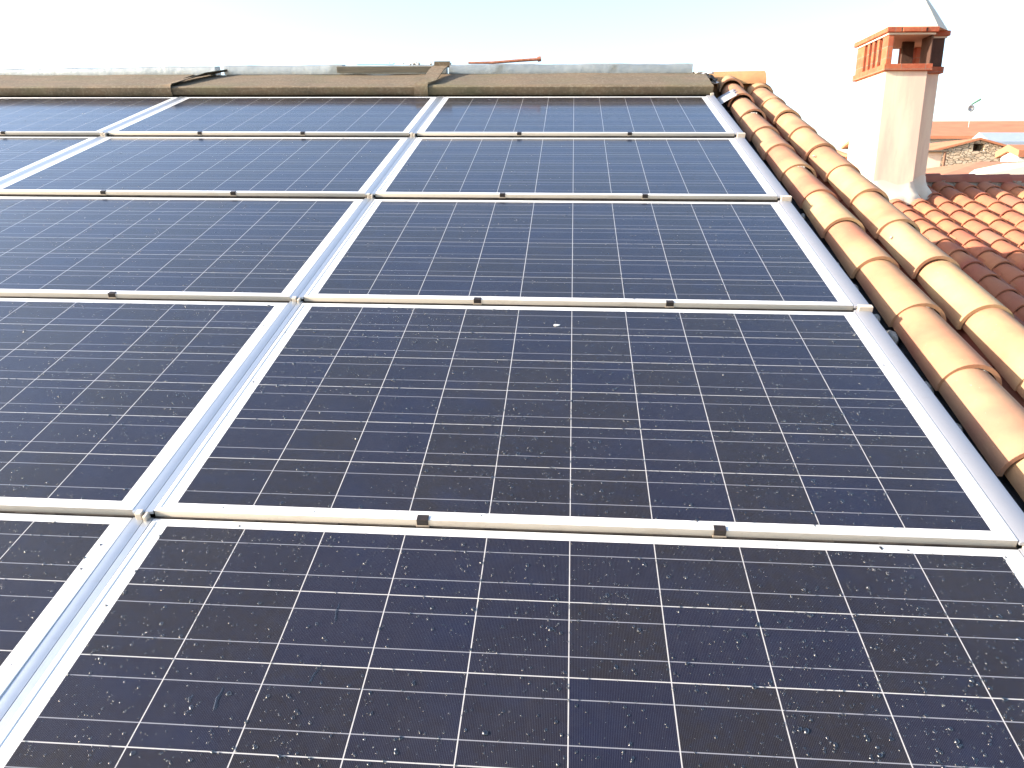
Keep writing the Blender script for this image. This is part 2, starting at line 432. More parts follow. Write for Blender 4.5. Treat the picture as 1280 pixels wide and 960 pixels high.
# ------------------------------------------------------------------ barrel tiles
def barrel(bm, cu, v0, length, wc, r0, r1, th, seg=18, ns=6, wob=0.0, arc=math.pi, tint=None, lay=None, tilt=0.0, rs=None):
    """convex clay tile running along +v from v0; centre height wc, outer radius r0 (low end) to r1 (top end)"""
    rs = rs or random
    ph = [rs.uniform(0, 6.28) for _ in range(4)]
    out, inn = [], []
    for j in range(ns + 1):
        t = j / ns
        r = r0 + (r1 - r0) * t
        ro, ri = [], []
        for i in range(seg + 1):
            a = (math.pi - arc) / 2 + arc * i / seg
            rr = r * (1 + wob * (0.5 * math.sin(2 * a + ph[0]) + 0.35 * math.sin(3 * a + ph[1] + 2 * t)))
            dv = wob * 0.35 * math.sin(2 * a + ph[2]) * (0.12 if j == 0 else 0.0)
            x, z = math.cos(a), math.sin(a)
            ro.append(bm.verts.new((cu + rr * x + tilt * t, v0 + length * t + dv, wc + rr * z)))
            ri.append(bm.verts.new((cu + (rr - th) * x + tilt * t, v0 + length * t + dv, wc + (rr - th) * z)))
        out.append(ro); inn.append(ri)
    fs = []
    for j in range(ns):
        for i in range(seg):
            fs.append(bm.faces.new((out[j][i], out[j][i + 1], out[j + 1][i + 1], out[j + 1][i])))
            fs.append(bm.faces.new((inn[j][i], inn[j + 1][i], inn[j + 1][i + 1], inn[j][i + 1])))
        for i in (0, seg):
            fs.append(bm.faces.new((out[j][i], out[j + 1][i], inn[j + 1][i], inn[j][i])))
    for j in (0, ns):
        for i in range(seg):
            fs.append(bm.faces.new((out[j][i], inn[j][i], inn[j][i + 1], out[j][i + 1])))
    if lay is not None:
        for f in fs:
            for lp in f.loops: lp[lay] = (tint, tint, tint, 1)
def pan(bm, cu, v0, length, wb, r, th, seg=10, tint=None, lay=None, r2=None):
    """concave channel tile"""
    rows = []
    r2 = r2 or r
    for j, (vv, rr) in enumerate(((v0, r), (v0 + length, r2))):
        a_ = []
        for i in range(seg + 1):
            a = math.pi + math.pi * i / seg
            a_.append((cu + rr * math.cos(a), vv, wb + rr + rr * math.sin(a) + (0.012 if j == 0 else 0)))
        rows.append(a_)
    V = [[bm.verts.new(p) for p in rr] for rr in rows]
    Vb = [[bm.verts.new((p[0], p[1], p[2] - th)) for p in rr] for rr in rows]
    fs = []
    for i in range(seg):
        fs.append(bm.faces.new((V[0][i], V[0][i + 1], V[1][i + 1], V[1][i])))
        fs.append(bm.faces.new((Vb[0][i], Vb[1][i], Vb[1][i + 1], Vb[0][i + 1])))
        fs.append(bm.faces.new((V[0][i], Vb[0][i], Vb[0][i + 1], V[0][i + 1])))
    if lay is not None:
        for f in fs:
            for lp in f.loops: lp[lay] = (tint, tint, tint, 1)

# ------------------------------------------------------------------ the house that carries the panels
RX = PITCH
house = empty('house', (0, 0, 0))
tag(house, 'house carrying the solar panels on its roof, with two columns of clay verge tiles', 'house')
def roofpt(v, w): return (v * cp - w * sp, v * sp + w * cp)
VR = 5.55                                # ridge position along the slope
UL, UR = -5.3, 2.065
yr, zr = roofpt(VR, -0.13)
ye, ze = roofpt(-0.62, -0.13)
yb = yr + 6.0; zb = zr - 6.0 * math.tan(PITCH)
bm = bmesh.new()
prism(bm, [(ye + 0.3, GROUND), (yb - 0.3, GROUND), (yb - 0.3, zb + 0.3 * math.tan(PITCH) - 0.06), (yr, zr - 0.06), (ye + 0.3, ze + 0.3 * math.tan(PITCH) - 0.06)], UL, UR, 'x')
obj('wall', bm, M['wallcream'], house)
bm = bmesh.new()                         # roof deck slabs
prism(bm, [(ye, ze - 0.055), (yr, zr - 0.055), (yr, zr), (ye, ze)], UL - 0.1, UR + 0.03, 'x')
prism(bm, [(yr + 0.001, zr - 0.055), (yb, zb - 0.055), (yb, zb), (yr + 0.001, zr)], UL - 0.1, UR + 0.03, 'x')
obj('roof_deck', bm, M['lead'], house)
# back slope tiles (never faces the photo but closes the gable)
bm = bmesh.new(); lay = bm.loops.layers.color.new('tint')
for i in range(35):
    barrel(bm, UR + 0.02 - 0.21 * i, 0, 6.1, 0.02, 0.085, 0.085, 0.012, 8, 14, 0.03, tint=random.random(), lay=lay)
o = obj('back_roof_tiles', bm, M['tile2'], house, 40)
o.location = (0, yr, zr + 0.02); o.rotation_euler = (-RX, 0, 0)

# clay verge tiles: two columns right of the panels
var = []
for k in range(6):
    bm = bmesh.new()
    rs = random.Random(100 + k)
    barrel(bm, 0, 0, 0.455, 0, 0.0825, 0.067, 0.0115, 26, 10, 0.035, math.pi * 1.0, tilt=rs.uniform(-0.003, 0.003), rs=rs)
    bmesh.ops.recalc_face_normals(bm, faces=bm.faces)
    me = bpy.data.meshes.new('clay tile'); bm.to_mesh(me); bm.free()
    me.shade_smooth(); me.set_sharp_from_angle(angle=math.radians(40)); me.materials.append(M['tile'])
    var.append(me)
def on_roof(o, u, v, w, rz=0.0, rx=0.0, ry=0.0):
    y, z = roofpt(v, w)
    o.location = (u, y, z)
    o.rotation_euler = (Matrix.Rotation(RX, 3, 'X') @ Matrix.Rotation(rz, 3, 'Z') @ Matrix.Rotation(rx, 3, 'X') @ Matrix.Rotation(ry, 3, 'Y')).to_euler()
for cu, ph, n in ((1.835, 1.651, 11), (2.035, 2.020, 11)):
    for k in range(-6, n):
        v = ph + 0.3674 * k
        if v > 5.33: continue
        me = var[(k * 5 + (0 if cu < 1.9 else 3)) % 6]
        o = link('verge_tile', me, None, house)
        if v > 5.15: o.scale = (1, 0.62, 1)
        on_roof(o, cu + random.uniform(-0.005, 0.005), v + random.uniform(-0.006, 0.006), -0.068 + (max(0, v - 4.5) * 0.05 if cu < 1.9 else 0) + random.uniform(-0.002, 0.003), random.uniform(-0.012, 0.012), 0, random.uniform(-0.02, 0.02))
# pan tiles in the valley, and the gable side
bm = bmesh.new(); lay = bm.loops.layers.color.new('tint')
for k in range(-6, 11):
    pan(bm, 1.935, 1.46 + 0.3674 * k, 0.41, -0.122, 0.066, 0.011, 12, random.random(), lay)
o = obj('pan_tiles', bm, M['pan'], house, 50); on_roof(o, 0, 0, 0)
# dark strip between the metal edge and the first tile column
bm = bmesh.new()
box(bm, 1.672, 1.83, -0.6, 5.32, -0.128, -0.095, 0.004)
for i in range(60):
    x = random.uniform(1.69, 1.75); y = random.uniform(-0.5, 5.2)
    r = random.uniform(0.006, 0.016)
    q = bmesh.ops.create_icosphere(bm, subdivisions=1, radius=r)
    for v in q['verts']: v.co = Vector((v.co.x * 0.8 + x, v.co.y * random.uniform(1, 1.6) + y, v.co.z * 0.5 - 0.094))
o = obj('lead_valley', bm, M['lead'], house); on_roof(o, 0, 0, 0)
# pale mortar lumps under and between the tiles
bm = bmesh.new()
def lump(x, y, z, r, sx=1, sy=1, sz=1):
    q = bmesh.ops.create_icosphere(bm, subdivisions=2, radius=r)
    p = [random.uniform(0, 6) for _ in range(3)]
    for v in q['verts']:
        c = v.co.copy(); k = 1 + 0.28 * math.sin(c.x / r * 2.3 + p[0]) * math.cos(c.y / r * 2.1 + p[1]) + 0.12 * math.sin(c.z / r * 5 + p[2])
        v.co = Vector((c.x * k * sx + x, c.y * k * sy + y, c.z * k * sz + z))
def put_lumps(name, mat='mortar', parent=None, smooth=60, frame=True):
    global bm
    o = obj(name, bm, M[mat], parent, smooth)
    if frame: on_roof(o, 0, 0, 0)
    bm = bmesh.new()
    return o
for (y, s) in ((1.68, 0.018), (1.98, 0.022), (2.10, 0.015), (2.33, 0.019), (2.52, 0.013), (1.50, 0.012), (3.05, 0.013), (1.13, 0.01), (3.5, 0.010)):
    lump(1.752 + random.uniform(-0.008, 0.004), y, -0.082, s, 0.65, 1.7, 0.8)
    put_lumps('mortar_lump', parent=house)
for k in range(0, 11):                    # bedding mortar that squeezed out at some rims
    v = 1.651 + 0.3674 * k
    if k in (0, 1, 5, 8):
        lo_, hi_ = ((1.0, 2.1) if k < 2 else (1.3, 1.9))
        pts = [(1.835 + 0.0655 * math.cos(a), v + 0.002, -0.068 + 0.0655 * math.sin(a)) for a in np.linspace(lo_, hi_, 10)]
        tube(bm, pts, [0.0035 + 0.003 * abs(math.sin(i * 2.1 + k)) for i in range(10)], 7)
        put_lumps('bedding_mortar', parent=house)
for (k, c) in ((2, 1), (5, 1)):
    lump(2.035 - 0.068, 2.02 + 0.3674 * k - 0.1, -0.068 + 0.045, 0.006)
    put_lumps('mortar_lump', parent=house)
bm.free()

# orange ridge tile at the gable end, mortar behind it
bm = bmesh.new(); lay = bm.loops.layers.color.new('tint')
barrel(bm, 0, 0, 0.475, 0, 0.094, 0.088, 0.014, 20, 6, 0.03, tint=0.3, lay=lay)
o = obj('ridge_tile', bm, M['ridgeclay'], house, 40)
yy, zz = roofpt(5.52, -0.022); o.location = (2.075, yy, zz); o.rotation_euler = (0, 0, math.radians(90))
bm = bmesh.new()
for i in range(26):
    lump(random.uniform(1.62, 2.0), 5.50 + random.uniform(-0.02, 0.02), -0.055 + random.uniform(-0.03, 0.03), random.uniform(0.03, 0.05), 1.2, 0.8, 0.8)
o = obj('ridge_mortar', bm, M['ridgeclay'], house, 60); on_roof(o, 0, 0, 0)

# brown ridge sheets above the top row of panels.  profile in (v, w)
PROF = [(5.045, 0.010), (5.040, 0.020), (5.042, 0.060), (5.050, 0.067), (5.062, 0.070), (5.12, 0.066), (5.30, 0.074), (5.452, 0.070)]
def strip_mesh(bm, u0f, u1f, prof, th, nu=24, wavy=0.002, off=lambda t, s: 0.0, seed=0):
    """sheet along u following a profile, between edge curves u0f(t), u1f(t); off = extra height"""
    n = len(prof)
    L = [0]
    for a, b in zip(prof[:-1], prof[1:]): L.append(L[-1] + math.hypot(b[0] - a[0], b[1] - a[1]))
    top, bot = [], []
    for j in range(n):
        t = L[j] / L[-1]
        a, b = prof[max(j - 1, 0)], prof[min(j + 1, n - 1)]
        d = (b[0] - a[0], b[1] - a[1]); ln = math.hypot(*d); nn = (-d[1] / ln, d[0] / ln)
        rt, rb = [], []
        for i in range(nu + 1):
            s = i / nu
            u = u0f(t) + (u1f(t) - u0f(t)) * s
            h = wavy * (math.sin(u * 5.1 + seed) + 0.6 * math.sin(u * 13.7 + 2 * t + seed * 2)) + off(t, s)
            p = prof[j]
            rt.append(bm.verts.new((u, p[0] + nn[0] * h, p[1] + nn[1] * h)))
            rb.append(bm.verts.new((u, p[0] + nn[0] * (h - th), p[1] + nn[1] * (h - th))))
        top.append(rt); bot.append(rb)
    for j in range(n - 1):
        for i in range(nu):
            bm.faces.new((top[j][i], top[j][i + 1], top[j + 1][i + 1], top[j + 1][i]))
            bm.faces.new((bot[j][i], bot[j + 1][i], bot[j + 1][i + 1], bot[j][i + 1]))
        for i in (0, nu): bm.faces.new((top[j][i], top[j + 1][i], bot[j + 1][i], bot[j][i]))
    for j in (0, n - 1):
        for i in range(nu): bm.faces.new((top[j][i], top[j][i + 1], bot[j][i + 1], bot[j][i]))
cst = lambda x: (lambda t: x)
J1, J2 = -1.86, -0.20                   # overlap joints
ends = [(-5.2, J1), (J1 - 0.06, J2), (J2 - 0.06, 1.665)]
for i, (a, b) in enumerate(ends):
    bm = bmesh.new()
    strip_mesh(bm, cst(a), cst(b), PROF, 0.003, 60, 0.0018, off=(lambda t, s, i=i: -0.004 * i * 0 - (0.004 if i == 1 else 0.0)), seed=i * 1.7)
    o = obj('ridge_sheet', bm, M['brown'], house, 35); on_roof(o, 0, 0, 0)
# raised overlapping ends
bm = bmesh.new()
strip_mesh(bm, lambda t: J1 - 0.12 + 0.24 * t, lambda t: J1 + 0.02 + (0 if t < 0.2 else (t - 0.2) * 0.30), PROF + [(5.455, 0.085)], 0.004, 14, 0.0,
           off=lambda t, s: 0.006 + 0.030 * (s ** 2) * min(1, t * 1.6), seed=4)
o = obj('sheet_overlap', bm, M['brown'], house, 40); on_roof(o, 0, 0, 0)
bm = bmesh.new()
strip_mesh(bm, lambda t: J2 - 0.03 + 0.05 * t + (0.0 if t < 0.18 else 0.03), lambda t: J2 + 0.06 + (0.0 if t < 0.18 else 0.04 + 0.07 * (t - 0.18)), PROF + [(5.47, 0.10), (5.475, 0.150)], 0.005, 10, 0.0,
           off=lambda t, s: 0.012 + 0.05 * min(1, max(0, t - 0.1) * 1.5), seed=9)
o = obj('sheet_overlap', bm, M['brown'], house, 40); on_roof(o, 0, 0, 0)
# closing strip under the sheets
bm = bmesh.new(); box(bm, -5.2, 1.67, 5.07, 5.45, -0.12, 0.035)
o = obj('ridge_filler', bm, M['rubber'], house); on_roof(o, 0, 0, 0)
# zinc strips on the very top
def zinc(a, b, w0, w1, tilt0, tilt1, seed, mat='zinc', vv=5.457, th=0.035, back=0.09):
    bm = bmesh.new()
    n = max(4, int((b - a) / 0.05))
    rows = []
    for i in range(n + 1):
        s = i / n; u = a + (b - a) * s
        lo = w0; hi = w1 + tilt0 + (tilt1 - tilt0) * s + 0.0025 * math.sin(u * 9 + seed) + 0.0015 * math.sin(u * 31 + seed)
        fv = 0.003 * math.sin(u * 6.3 + seed)
        rows.append([bm.verts.new(p) for p in ((u, vv + fv, lo), (u, vv + 0.006 + fv, hi - 0.004), (u, vv + 0.012 + fv, hi), (u, vv + back, hi - 0.010), (u, vv + back, lo - 0.02))])
    for r0, r1 in zip(rows[:-1], rows[1:]):
        for k in range(5): bm.faces.new((r0[k], r1[k], r1[(k + 1) % 5], r0[(k + 1) % 5]))
    bm.faces.new(rows[0]); bm.faces.new(rows[-1][::-1])
    o = obj('zinc_strip', bm, M[mat], house, 50); on_roof(o, 0, 0, 0)
    return o
zinc(-5.2, -2.72, 0.066, 0.106, 0.0, 0.004, 1)
zinc(-2.74, -1.70, 0.066, 0.110, 0.0, 0.012, 2, vv=5.452)
zinc(-1.64, -0.80, 0.068, 0.118, 0.003, 0.006, 3)
zinc(-0.82, -0.08, 0.068, 0.118, 0.002, 0.002, 4)
zinc(-0.06, 1.585, 0.068, 0.124, 0.0, 0.0, 5)
bm = bmesh.new(); box(bm, -0.83, -0.10, 5.425, 5.447, 0.083, 0.122, 0.002)
bm2 = obj('edge_board', bm, M['timber'], house); on_roof(bm2, 0, 0, 0)
bm2['label'] = 'dark weathered board in front of the zinc strip'

# loose things lying on the ridge
bm = bmesh.new()
tube(bm, [(0.05, 0.02, 0.006), (0.22, 0.0, 0.010), (0.40, 0.005, 0.022), (0.53, 0.0, 0.030)], [0.007, 0.009, 0.010, 0.010], 8)
tube(bm, [(0.525, 0, 0.030), (0.548, 0, 0.034)], 0.017, 8)
o = obj('rusty_bar', bm, M['rust'], None, 50); on_roof(o, 0.02, 5.49, 0.124)
tag(o, 'thin rusty iron bar lying on the zinc ridge strip right of the centre joint', 'iron bar')
bm = bmesh.new()
for i in range(22):
    lump(random.uniform(-0.62, 0.0) if i < 14 else random.uniform(-0.35, 0.0), random.uniform(0, 0.05), 0.004, random.uniform(0.004, 0.012), 1.4, 1, 0.8)
o = obj('mortar_crumbs', bm, M['mortar'], None, 50); on_roof(o, -0.05, 5.49, 0.121)
tag(o, 'small heap of pale mortar crumbs scattered on the ridge left of the rusty bar', 'crumbs', kind='stuff')
bm = bmesh.new()
box(bm, -0.13, 0.13, 0, 0.05, 0, 0.007, 0.002)
o = obj('plastic_offcut', bm, M['bluesheet'], None); on_roof(o, -0.58, 5.50, 0.121)
tag(o, 'thin pale blue plastic offcut lying on the ridge above the dark board', 'plastic offcut')

# torn end of the ridge sheet, crumpled white membrane and lead patch beside the first tiles
def crumple(name, cu, cv, cw, su, sv, h, mat, seed, parent, n=14, drape=None):
    bm = bmesh.new(); rs = random.Random(seed)
    ph = [rs.uniform(0, 6) for _ in range(8)]
    g = []
    for j in range(n + 1):
        row = []
        for i in range(n + 1):
            x = (i / n - .5) * su; y = (j / n - .5) * sv
            z = h * (math.sin(x * 60 + ph[0]) * 0.4 + math.sin(y * 75 + ph[1] + x * 30) * 0.4 + math.sin((x - y) * 110 + ph[2]) * 0.3)
            if drape: z += drape(x, y)
            e = 0.12 * su * math.sin(j * 1.3 + ph[3]) * (1 if i in (0, n) else 0)
            row.append(bm.verts.new((cu + x + e, cv + y, cw + z)))
        g.append(row)
    for j in range(n):
        for i in range(n): bm.faces.new((g[j][i], g[j][i + 1], g[j + 1][i + 1], g[j + 1][i]))
    o = obj(name, bm, M[mat], parent, 50)
    md = o.modifiers.new('thick', 'SOLIDIFY'); md.thickness = 0.003
    on_roof(o, 0, 0, 0)
    return o
crumple('torn_membrane', 1.67, 5.36, 0.055, 0.10, 0.20, 0.018, 'rubber', 3, house)
crumple('torn_membrane', 1.712, 5.33, 0.040, 0.045, 0.12, 0.012, 'white_torn', 5, house)
crumple('torn_membrane', 1.66, 5.43, 0.075, 0.10, 0.035, 0.006, 'white_torn', 6, house)
crumple('lead_patch', 1.745, 5.02, -0.035, 0.115, 0.17, 0.004, 'leadlight', 8, house, drape=lambda x, y: 0.065 * (x + 0.06) / 0.115 + 0.0)

# ------------------------------------------------------------------ solar panels
FR = 0.0105                                # visible frame lip width
MGX, MGB, MGT = 0.0255, 0.0165, 0.0105      # backsheet margins
X0, X1 = -MGX, CW + MGX
Y0, Y1 = -MGB, CH + MGT
OX0, OX1, OY0, OY1 = X0 - FR, X1 + FR, Y0 - 0.0095, Y1 + 0.0085
def build_panel_meshes():
    bm = bmesh.new()
    for (a, b, c, d) in ((OX0, OX1, OY0, Y0), (OX0, OX1, Y1, OY1)):
        box(bm, a, b, c, d, -0.034, 0.0016, 0.0014, seg=3)
    for (a, b, c, d) in ((OX0, X0, Y0 - 0.0001, Y1), (X1, OX1, Y0 - 0.0001, Y1)):
        box(bm, a + 0.0002, b, c, d, -0.034, 0.0014, 0.0010, seg=2)
    bmesh.ops.recalc_face_normals(bm, faces=bm.faces)
    bm.normal_update()
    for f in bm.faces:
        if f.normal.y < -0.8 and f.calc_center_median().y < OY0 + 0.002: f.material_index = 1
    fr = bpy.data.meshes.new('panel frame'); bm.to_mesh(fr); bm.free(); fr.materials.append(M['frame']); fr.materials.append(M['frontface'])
    fr.shade_smooth(); fr.set_sharp_from_angle(angle=math.radians(35))
    bm = bmesh.new()
    vs = [bm.verts.new(p) for p in ((X0 - .002, Y0 - .002, 0), (X1 + .002, Y0 - .002, 0), (X1 + .002, Y1 + .002, 0), (X0 - .002, Y1 + .002, 0))]
    bm.faces.new(vs)
    lo = [bm.verts.new((v.co.x, v.co.y, -0.006)) for v in vs]
    bm.faces.new(lo[::-1])
    for i in range(4): bm.faces.new((vs[i], lo[i], lo[(i + 1) % 4], vs[(i + 1) % 4]))
    gl = bpy.data.meshes.new('cell glass'); bm.to_mesh(gl); bm.free(); gl.materials.append(M['cells'])
    bm = bmesh.new()                       # black retaining hook over the lower frame edge with a steel tab
    box(bm, -0.0115, 0.0115, OY0 - 0.0045, OY0 + 0.0125, 0.0018, 0.0038, 0.0008, mi=0)
    box(bm, -0.0115, 0.0115, OY0 - 0.0032, OY0 - 0.0008, -0.010, 0.0036, 0.0008, mi=0)
    box(bm, -0.0130, 0.0130, OY0 - 0.0045, OY0 - 0.0006, -0.0150, -0.0102, 0.0008, mi=1)
    hk = bpy.data.meshes.new('hook'); bm.to_mesh(hk); bm.free(); hk.materials.append(M['black']); hk.materials.append(M['clip'])
    return fr, gl, hk
FRM, GLM, HKM = build_panel_meshes()
bm = bmesh.new()                           # added near-black strip, the gap's shade as geometry under the lower frame edge
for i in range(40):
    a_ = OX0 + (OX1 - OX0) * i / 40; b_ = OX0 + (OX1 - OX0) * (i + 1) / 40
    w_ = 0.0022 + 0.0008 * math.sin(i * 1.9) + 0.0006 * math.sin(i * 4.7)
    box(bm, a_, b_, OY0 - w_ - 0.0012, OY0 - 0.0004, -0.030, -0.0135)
GAP_SHADE = bpy.data.meshes.new('row gap shade'); bm.to_mesh(GAP_SHADE); bm.free(); GAP_SHADE.materials.append(M['rubber'])
G1, G2 = 0.1149, 0.1207
COLU = [0.0, -G1 - CW, -G1 - G2 - 2 * CW]
ROWV = [0.008, 1.005, 2.014, 3.031, 4.0468]
ROWZ = [0.0039, 0.0031, 0.0, 0.0019, 0.0059]
STEP = 0.0142
HOOKS = {0: [(0.505, 1.085)] * 5, 1: [(0.474, 1.052)] * 5, 2: [(0.474, 1.07)] * 5}
rown = ['bottom row', 'second row up', 'middle row', 'second row below the ridge', 'top row under the brown ridge sheet']
coln = ['right column beside the clay tiles', 'middle column left of the wide gutter', 'far left column']
special = {(0, 0): 'nearest wet panel with water runs on its glass, bottom row of the right column',
           (0, 1): 'wet blue panel in the bottom left corner, left of the metal gutter',
           (1, 0): 'blue panel with a white speck near its top, second row up, right column',
           (1, 1): 'blue panel in the second row up, left of the metal gutter'}
panels = {}
for r in range(5):
    for c in range(3):
        p = empty('solar_panel')
        on_roof(p, COLU[c], ROWV[r], ROWZ[r] + STEP, 0.0, -math.atan(STEP / CH))
        lab = special.get((r, c))
        if not lab: lab = 'blue panel in the %s, %s' % (rown[r], ('right column', 'middle column', 'far left column')[c])
        if c == 2 and r < 3: lab = 'blue panel outside the left edge of the picture, %s' % rown[r]
        tag(p, lab, 'solar panel', 'framed solar panels covering the roof slope')
        link('panel_frame', FRM, None, p)
        link('cell_glass', GLM, None, p)
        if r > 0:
            sl_ = link('row_gap_shade', GAP_SHADE, None, p)
        for hx in HOOKS[c][r]:
            h = link('retaining_hook', HKM, None, p)
            h.location = (hx + random.uniform(-0.006, 0.006), 0, 0)
            h.rotation_euler = (0, 0, random.uniform(-0.03, 0.03))
        panels[(r, c)] = p

# ------------------------------------------------------------------ metal gutters between the columns and the edge flashing
def gutter(uc0, uc1, label, w=0.0006, seam=0.60):
    root = empty('metal_gutter'); on_roof(root, uc0, -0.45, 0)
    tag(root, label, 'metal gutter', 'metal gutters between the panel columns')
    wd = uc1 - uc0; L = 5.50
    n = 6
    bounds = [0.0] + [ROWV[r] + 0.45 - 0.030 for r in range(1, 5)] + [5.48]
    for i in range(5):
        a, b = bounds[i], bounds[i + 1] - 0.003
        zt = ROWZ[i]
        bm = bmesh.new()
        # left wide flat part and right rolled part, a thin open seam between them
        for (x0, x1, bulge) in ((0.0003, wd * seam - 0.0006, 0.0008), (wd * seam + 0.0006, wd - 0.0003, -1)):
            K = 7
            A, B, C_, D_ = [], [], [], []
            for k in range(K + 1):
                s = k / K; x = x0 + (x1 - x0) * s; z = w + (bulge * math.sin(math.pi * s) if bulge > 0 else 0.0012 * s)
                A.append(bm.verts.new((x, a, z + STEP + zt))); B.append(bm.verts.new((x, b, z + 0.0 + zt)))
                C_.append(bm.verts.new((x, a, z + STEP + zt - 0.006))); D_.append(bm.verts.new((x, b, z + zt - 0.006)))
            for k in range(K):
                bm.faces.new((A[k], A[k + 1], B[k + 1], B[k])); bm.faces.new((C_[k], D_[k], D_[k + 1], C_[k + 1]))
                bm.faces.new((A[k], C_[k], C_[k + 1], A[k + 1]))
            for k in (0, K): bm.faces.new((A[k], B[k], D_[k], C_[k]))
        obj('gutter_sheet', bm, M['flash'], root, 40)
        if i > 0:
            bm = bmesh.new()
            box(bm, 0.010, wd * seam - 0.003, a - 0.010, a + 0.005, w - 0.01 + ROWZ[i] , w + STEP + 0.0022 + ROWZ[i], 0.0015)
            box(bm, wd * seam + 0.001, wd - 0.008, a - 0.014, a + 0.002, w - 0.01 + ROWZ[i], w + STEP - 0.001 + ROWZ[i], 0.002)
            obj('joint_cap', bm, M['cap'], root)
    return root
gutter(-G1 + MGX + FR, -MGX - FR, 'wide metal gutter with a dark centre seam between the right and the middle panel columns')
gutter(-G1 - CW - G2 + MGX + FR, -G1 - CW - MGX - FR, 'metal gutter between the middle and the far left panel columns')
root = empty('edge_flashing'); on_roof(root, CW + MGX + FR, -0.45, 0)
tag(root, 'light grey metal edge flashing between the right panel column and the clay tiles', 'metal flashing')
bounds = [0.0] + [ROWV[r] + 0.45 - 0.030 for r in range(1, 5)] + [5.50]
for i in range(5):
    a, b = bounds[i], bounds[i + 1] - 0.002
    bm = bmesh.new()
    pr = [(0.0015, 0.0), (0.004, 0.0015), (0.046, 0.0015), (0.0495, 0.0), (0.0505, -0.004), (0.0505, -0.075), (0.0475, -0.075), (0.0475, -0.006), (0.0015, -0.006)]
    za, zb_ = STEP + ROWZ[i], ROWZ[i]
    A = [bm.verts.new((x, a, z + za)) for x, z in pr]; B = [bm.verts.new((x, b, z + zb_)) for x, z in pr]
    K = len(pr)
    for k in range(K): bm.faces.new((A[k], A[(k + 1) % K], B[(k + 1) % K], B[k]))
    bm.faces.new(A[::-1]); bm.faces.new(B)
    obj('flashing_sheet', bm, M['edge'], root, 50)
    if i > 0:
        bm = bmesh.new(); box(bm, 0.012, 0.053, a - 0.010, a + 0.008, -0.02 + za, 0.004 + za, 0.0015)
        obj('joint_cap', bm, M['cap'], root)
bm = bmesh.new(); box(bm, 0.025, 0.047, 5.487, 5.503, 0.0, 0.022, 0.003)
obj('end_cap', bm, M['cap'], root)
# dark strips for the shade of the row gaps sit on the panels
for r in range(1, 5):
    pass

# ------------------------------------------------------------------ water on the glass
def drop_mesh(name, P, R, E, ang, H, mat, seg=10):
    """P: n x 3 centres on panel plane, R radius, E elongation, H height ratio; builds spherical caps"""
    n = len(P); rings = [(1.0, 0.0), (0.93, 0.38), (0.68, 0.74), (0.33, 0.95)]
    t = np.arange(seg) * 2 * np.pi / seg
    base = np.array([[rr * np.cos(a), rr * np.sin(a), h] for rr, h in rings for a in t] + [[0, 0, 1.0]])
    nv = len(base)
    V = np.repeat(base[None], n, 0).copy()
    jit = 1 + 0.12 * np.sin(2 * np.arctan2(base[:, 1], base[:, 0])[None] + rng.uniform(0, 6.28, (n, 1))) + 0.08 * np.sin(3 * np.arctan2(base[:, 1], base[:, 0])[None] + rng.uniform(0, 6.28, (n, 1)))
    V[:, :, 0] *= R[:, None] * jit; V[:, :, 1] *= (R * E)[:, None] * jit; V[:, :, 2] *= (R * H)[:, None]
    ca, sa = np.cos(ang)[:, None], np.sin(ang)[:, None]
    x = V[:, :, 0] * ca - V[:, :, 1] * sa; y = V[:, :, 0] * sa + V[:, :, 1] * ca
    V[:, :, 0] = x + P[:, 0:1]; V[:, :, 1] = y + P[:, 1:2]; V[:, :, 2] += P[:, 2:3]
    F4 = []
    for k in range(len(rings) - 1):
        for i in range(seg):
            F4.append((k * seg + i, k * seg + (i + 1) % seg, (k + 1) * seg + (i + 1) % seg, (k + 1) * seg + i))
    top = nv - 1; k = len(rings) - 1
    F3 = [(k * seg + i, k * seg + (i + 1) % seg, top) for i in range(seg)]
    F4 = np.array(F4); F3 = np.array(F3)
    off = (np.arange(n) * nv)[:, None, None]
    q = (F4[None] + off).reshape(n, -1); tr = (F3[None] + off).reshape(n, -1)
    loops = np.concatenate([q, tr], 1).reshape(-1)
    per = np.array([4] * len(F4) + [3] * len(F3)); cnt = np.tile(per, n)
    st = np.concatenate([[0], np.cumsum(cnt)[:-1]])
    me = bpy.data.meshes.new(name)
    me.vertices.add(n * nv); me.vertices.foreach_set('co', V.reshape(-1).astype(np.float32))
    me.loops.add(len(loops)); me.loops.foreach_set('vertex_index', loops.astype(np.int32))
    me.polygons.add(len(cnt)); me.polygons.foreach_set('loop_start', st.astype(np.int32))
    me.update(calc_edges=True); me.validate()
    me.shade_smooth()
    me.materials.append(mat)
    return me
def panel_mat(r, c):
    loc = Vector((COLU[c], *roofpt(ROWV[r], ROWZ[r] + STEP)))
    R3 = (Matrix.Rotation(RX, 3, 'X') @ Matrix.Rotation(-math.atan(STEP / CH), 3, 'X'))
    return Matrix.Translation(loc) @ R3.to_4x4()
roofM = Matrix.Rotation(RX, 4, 'X')
roofI = roofM.inverted()
dens = {0: 8800, 1: 6200, 2: 2200, 3: 800, 4: 400}
PP, RR, EE, AA, HH = [], [], [], [], []
def smooth_field(x, y, s):
    return (np.sin(x * 3.1 + s) * np.cos(y * 4.3 + 1.7 * s) + 0.7 * np.sin(x * 8.7 - y * 6.1 + s * 3) + 0.5 * np.sin(y * 13 + x * 5 + s)) / 2.2
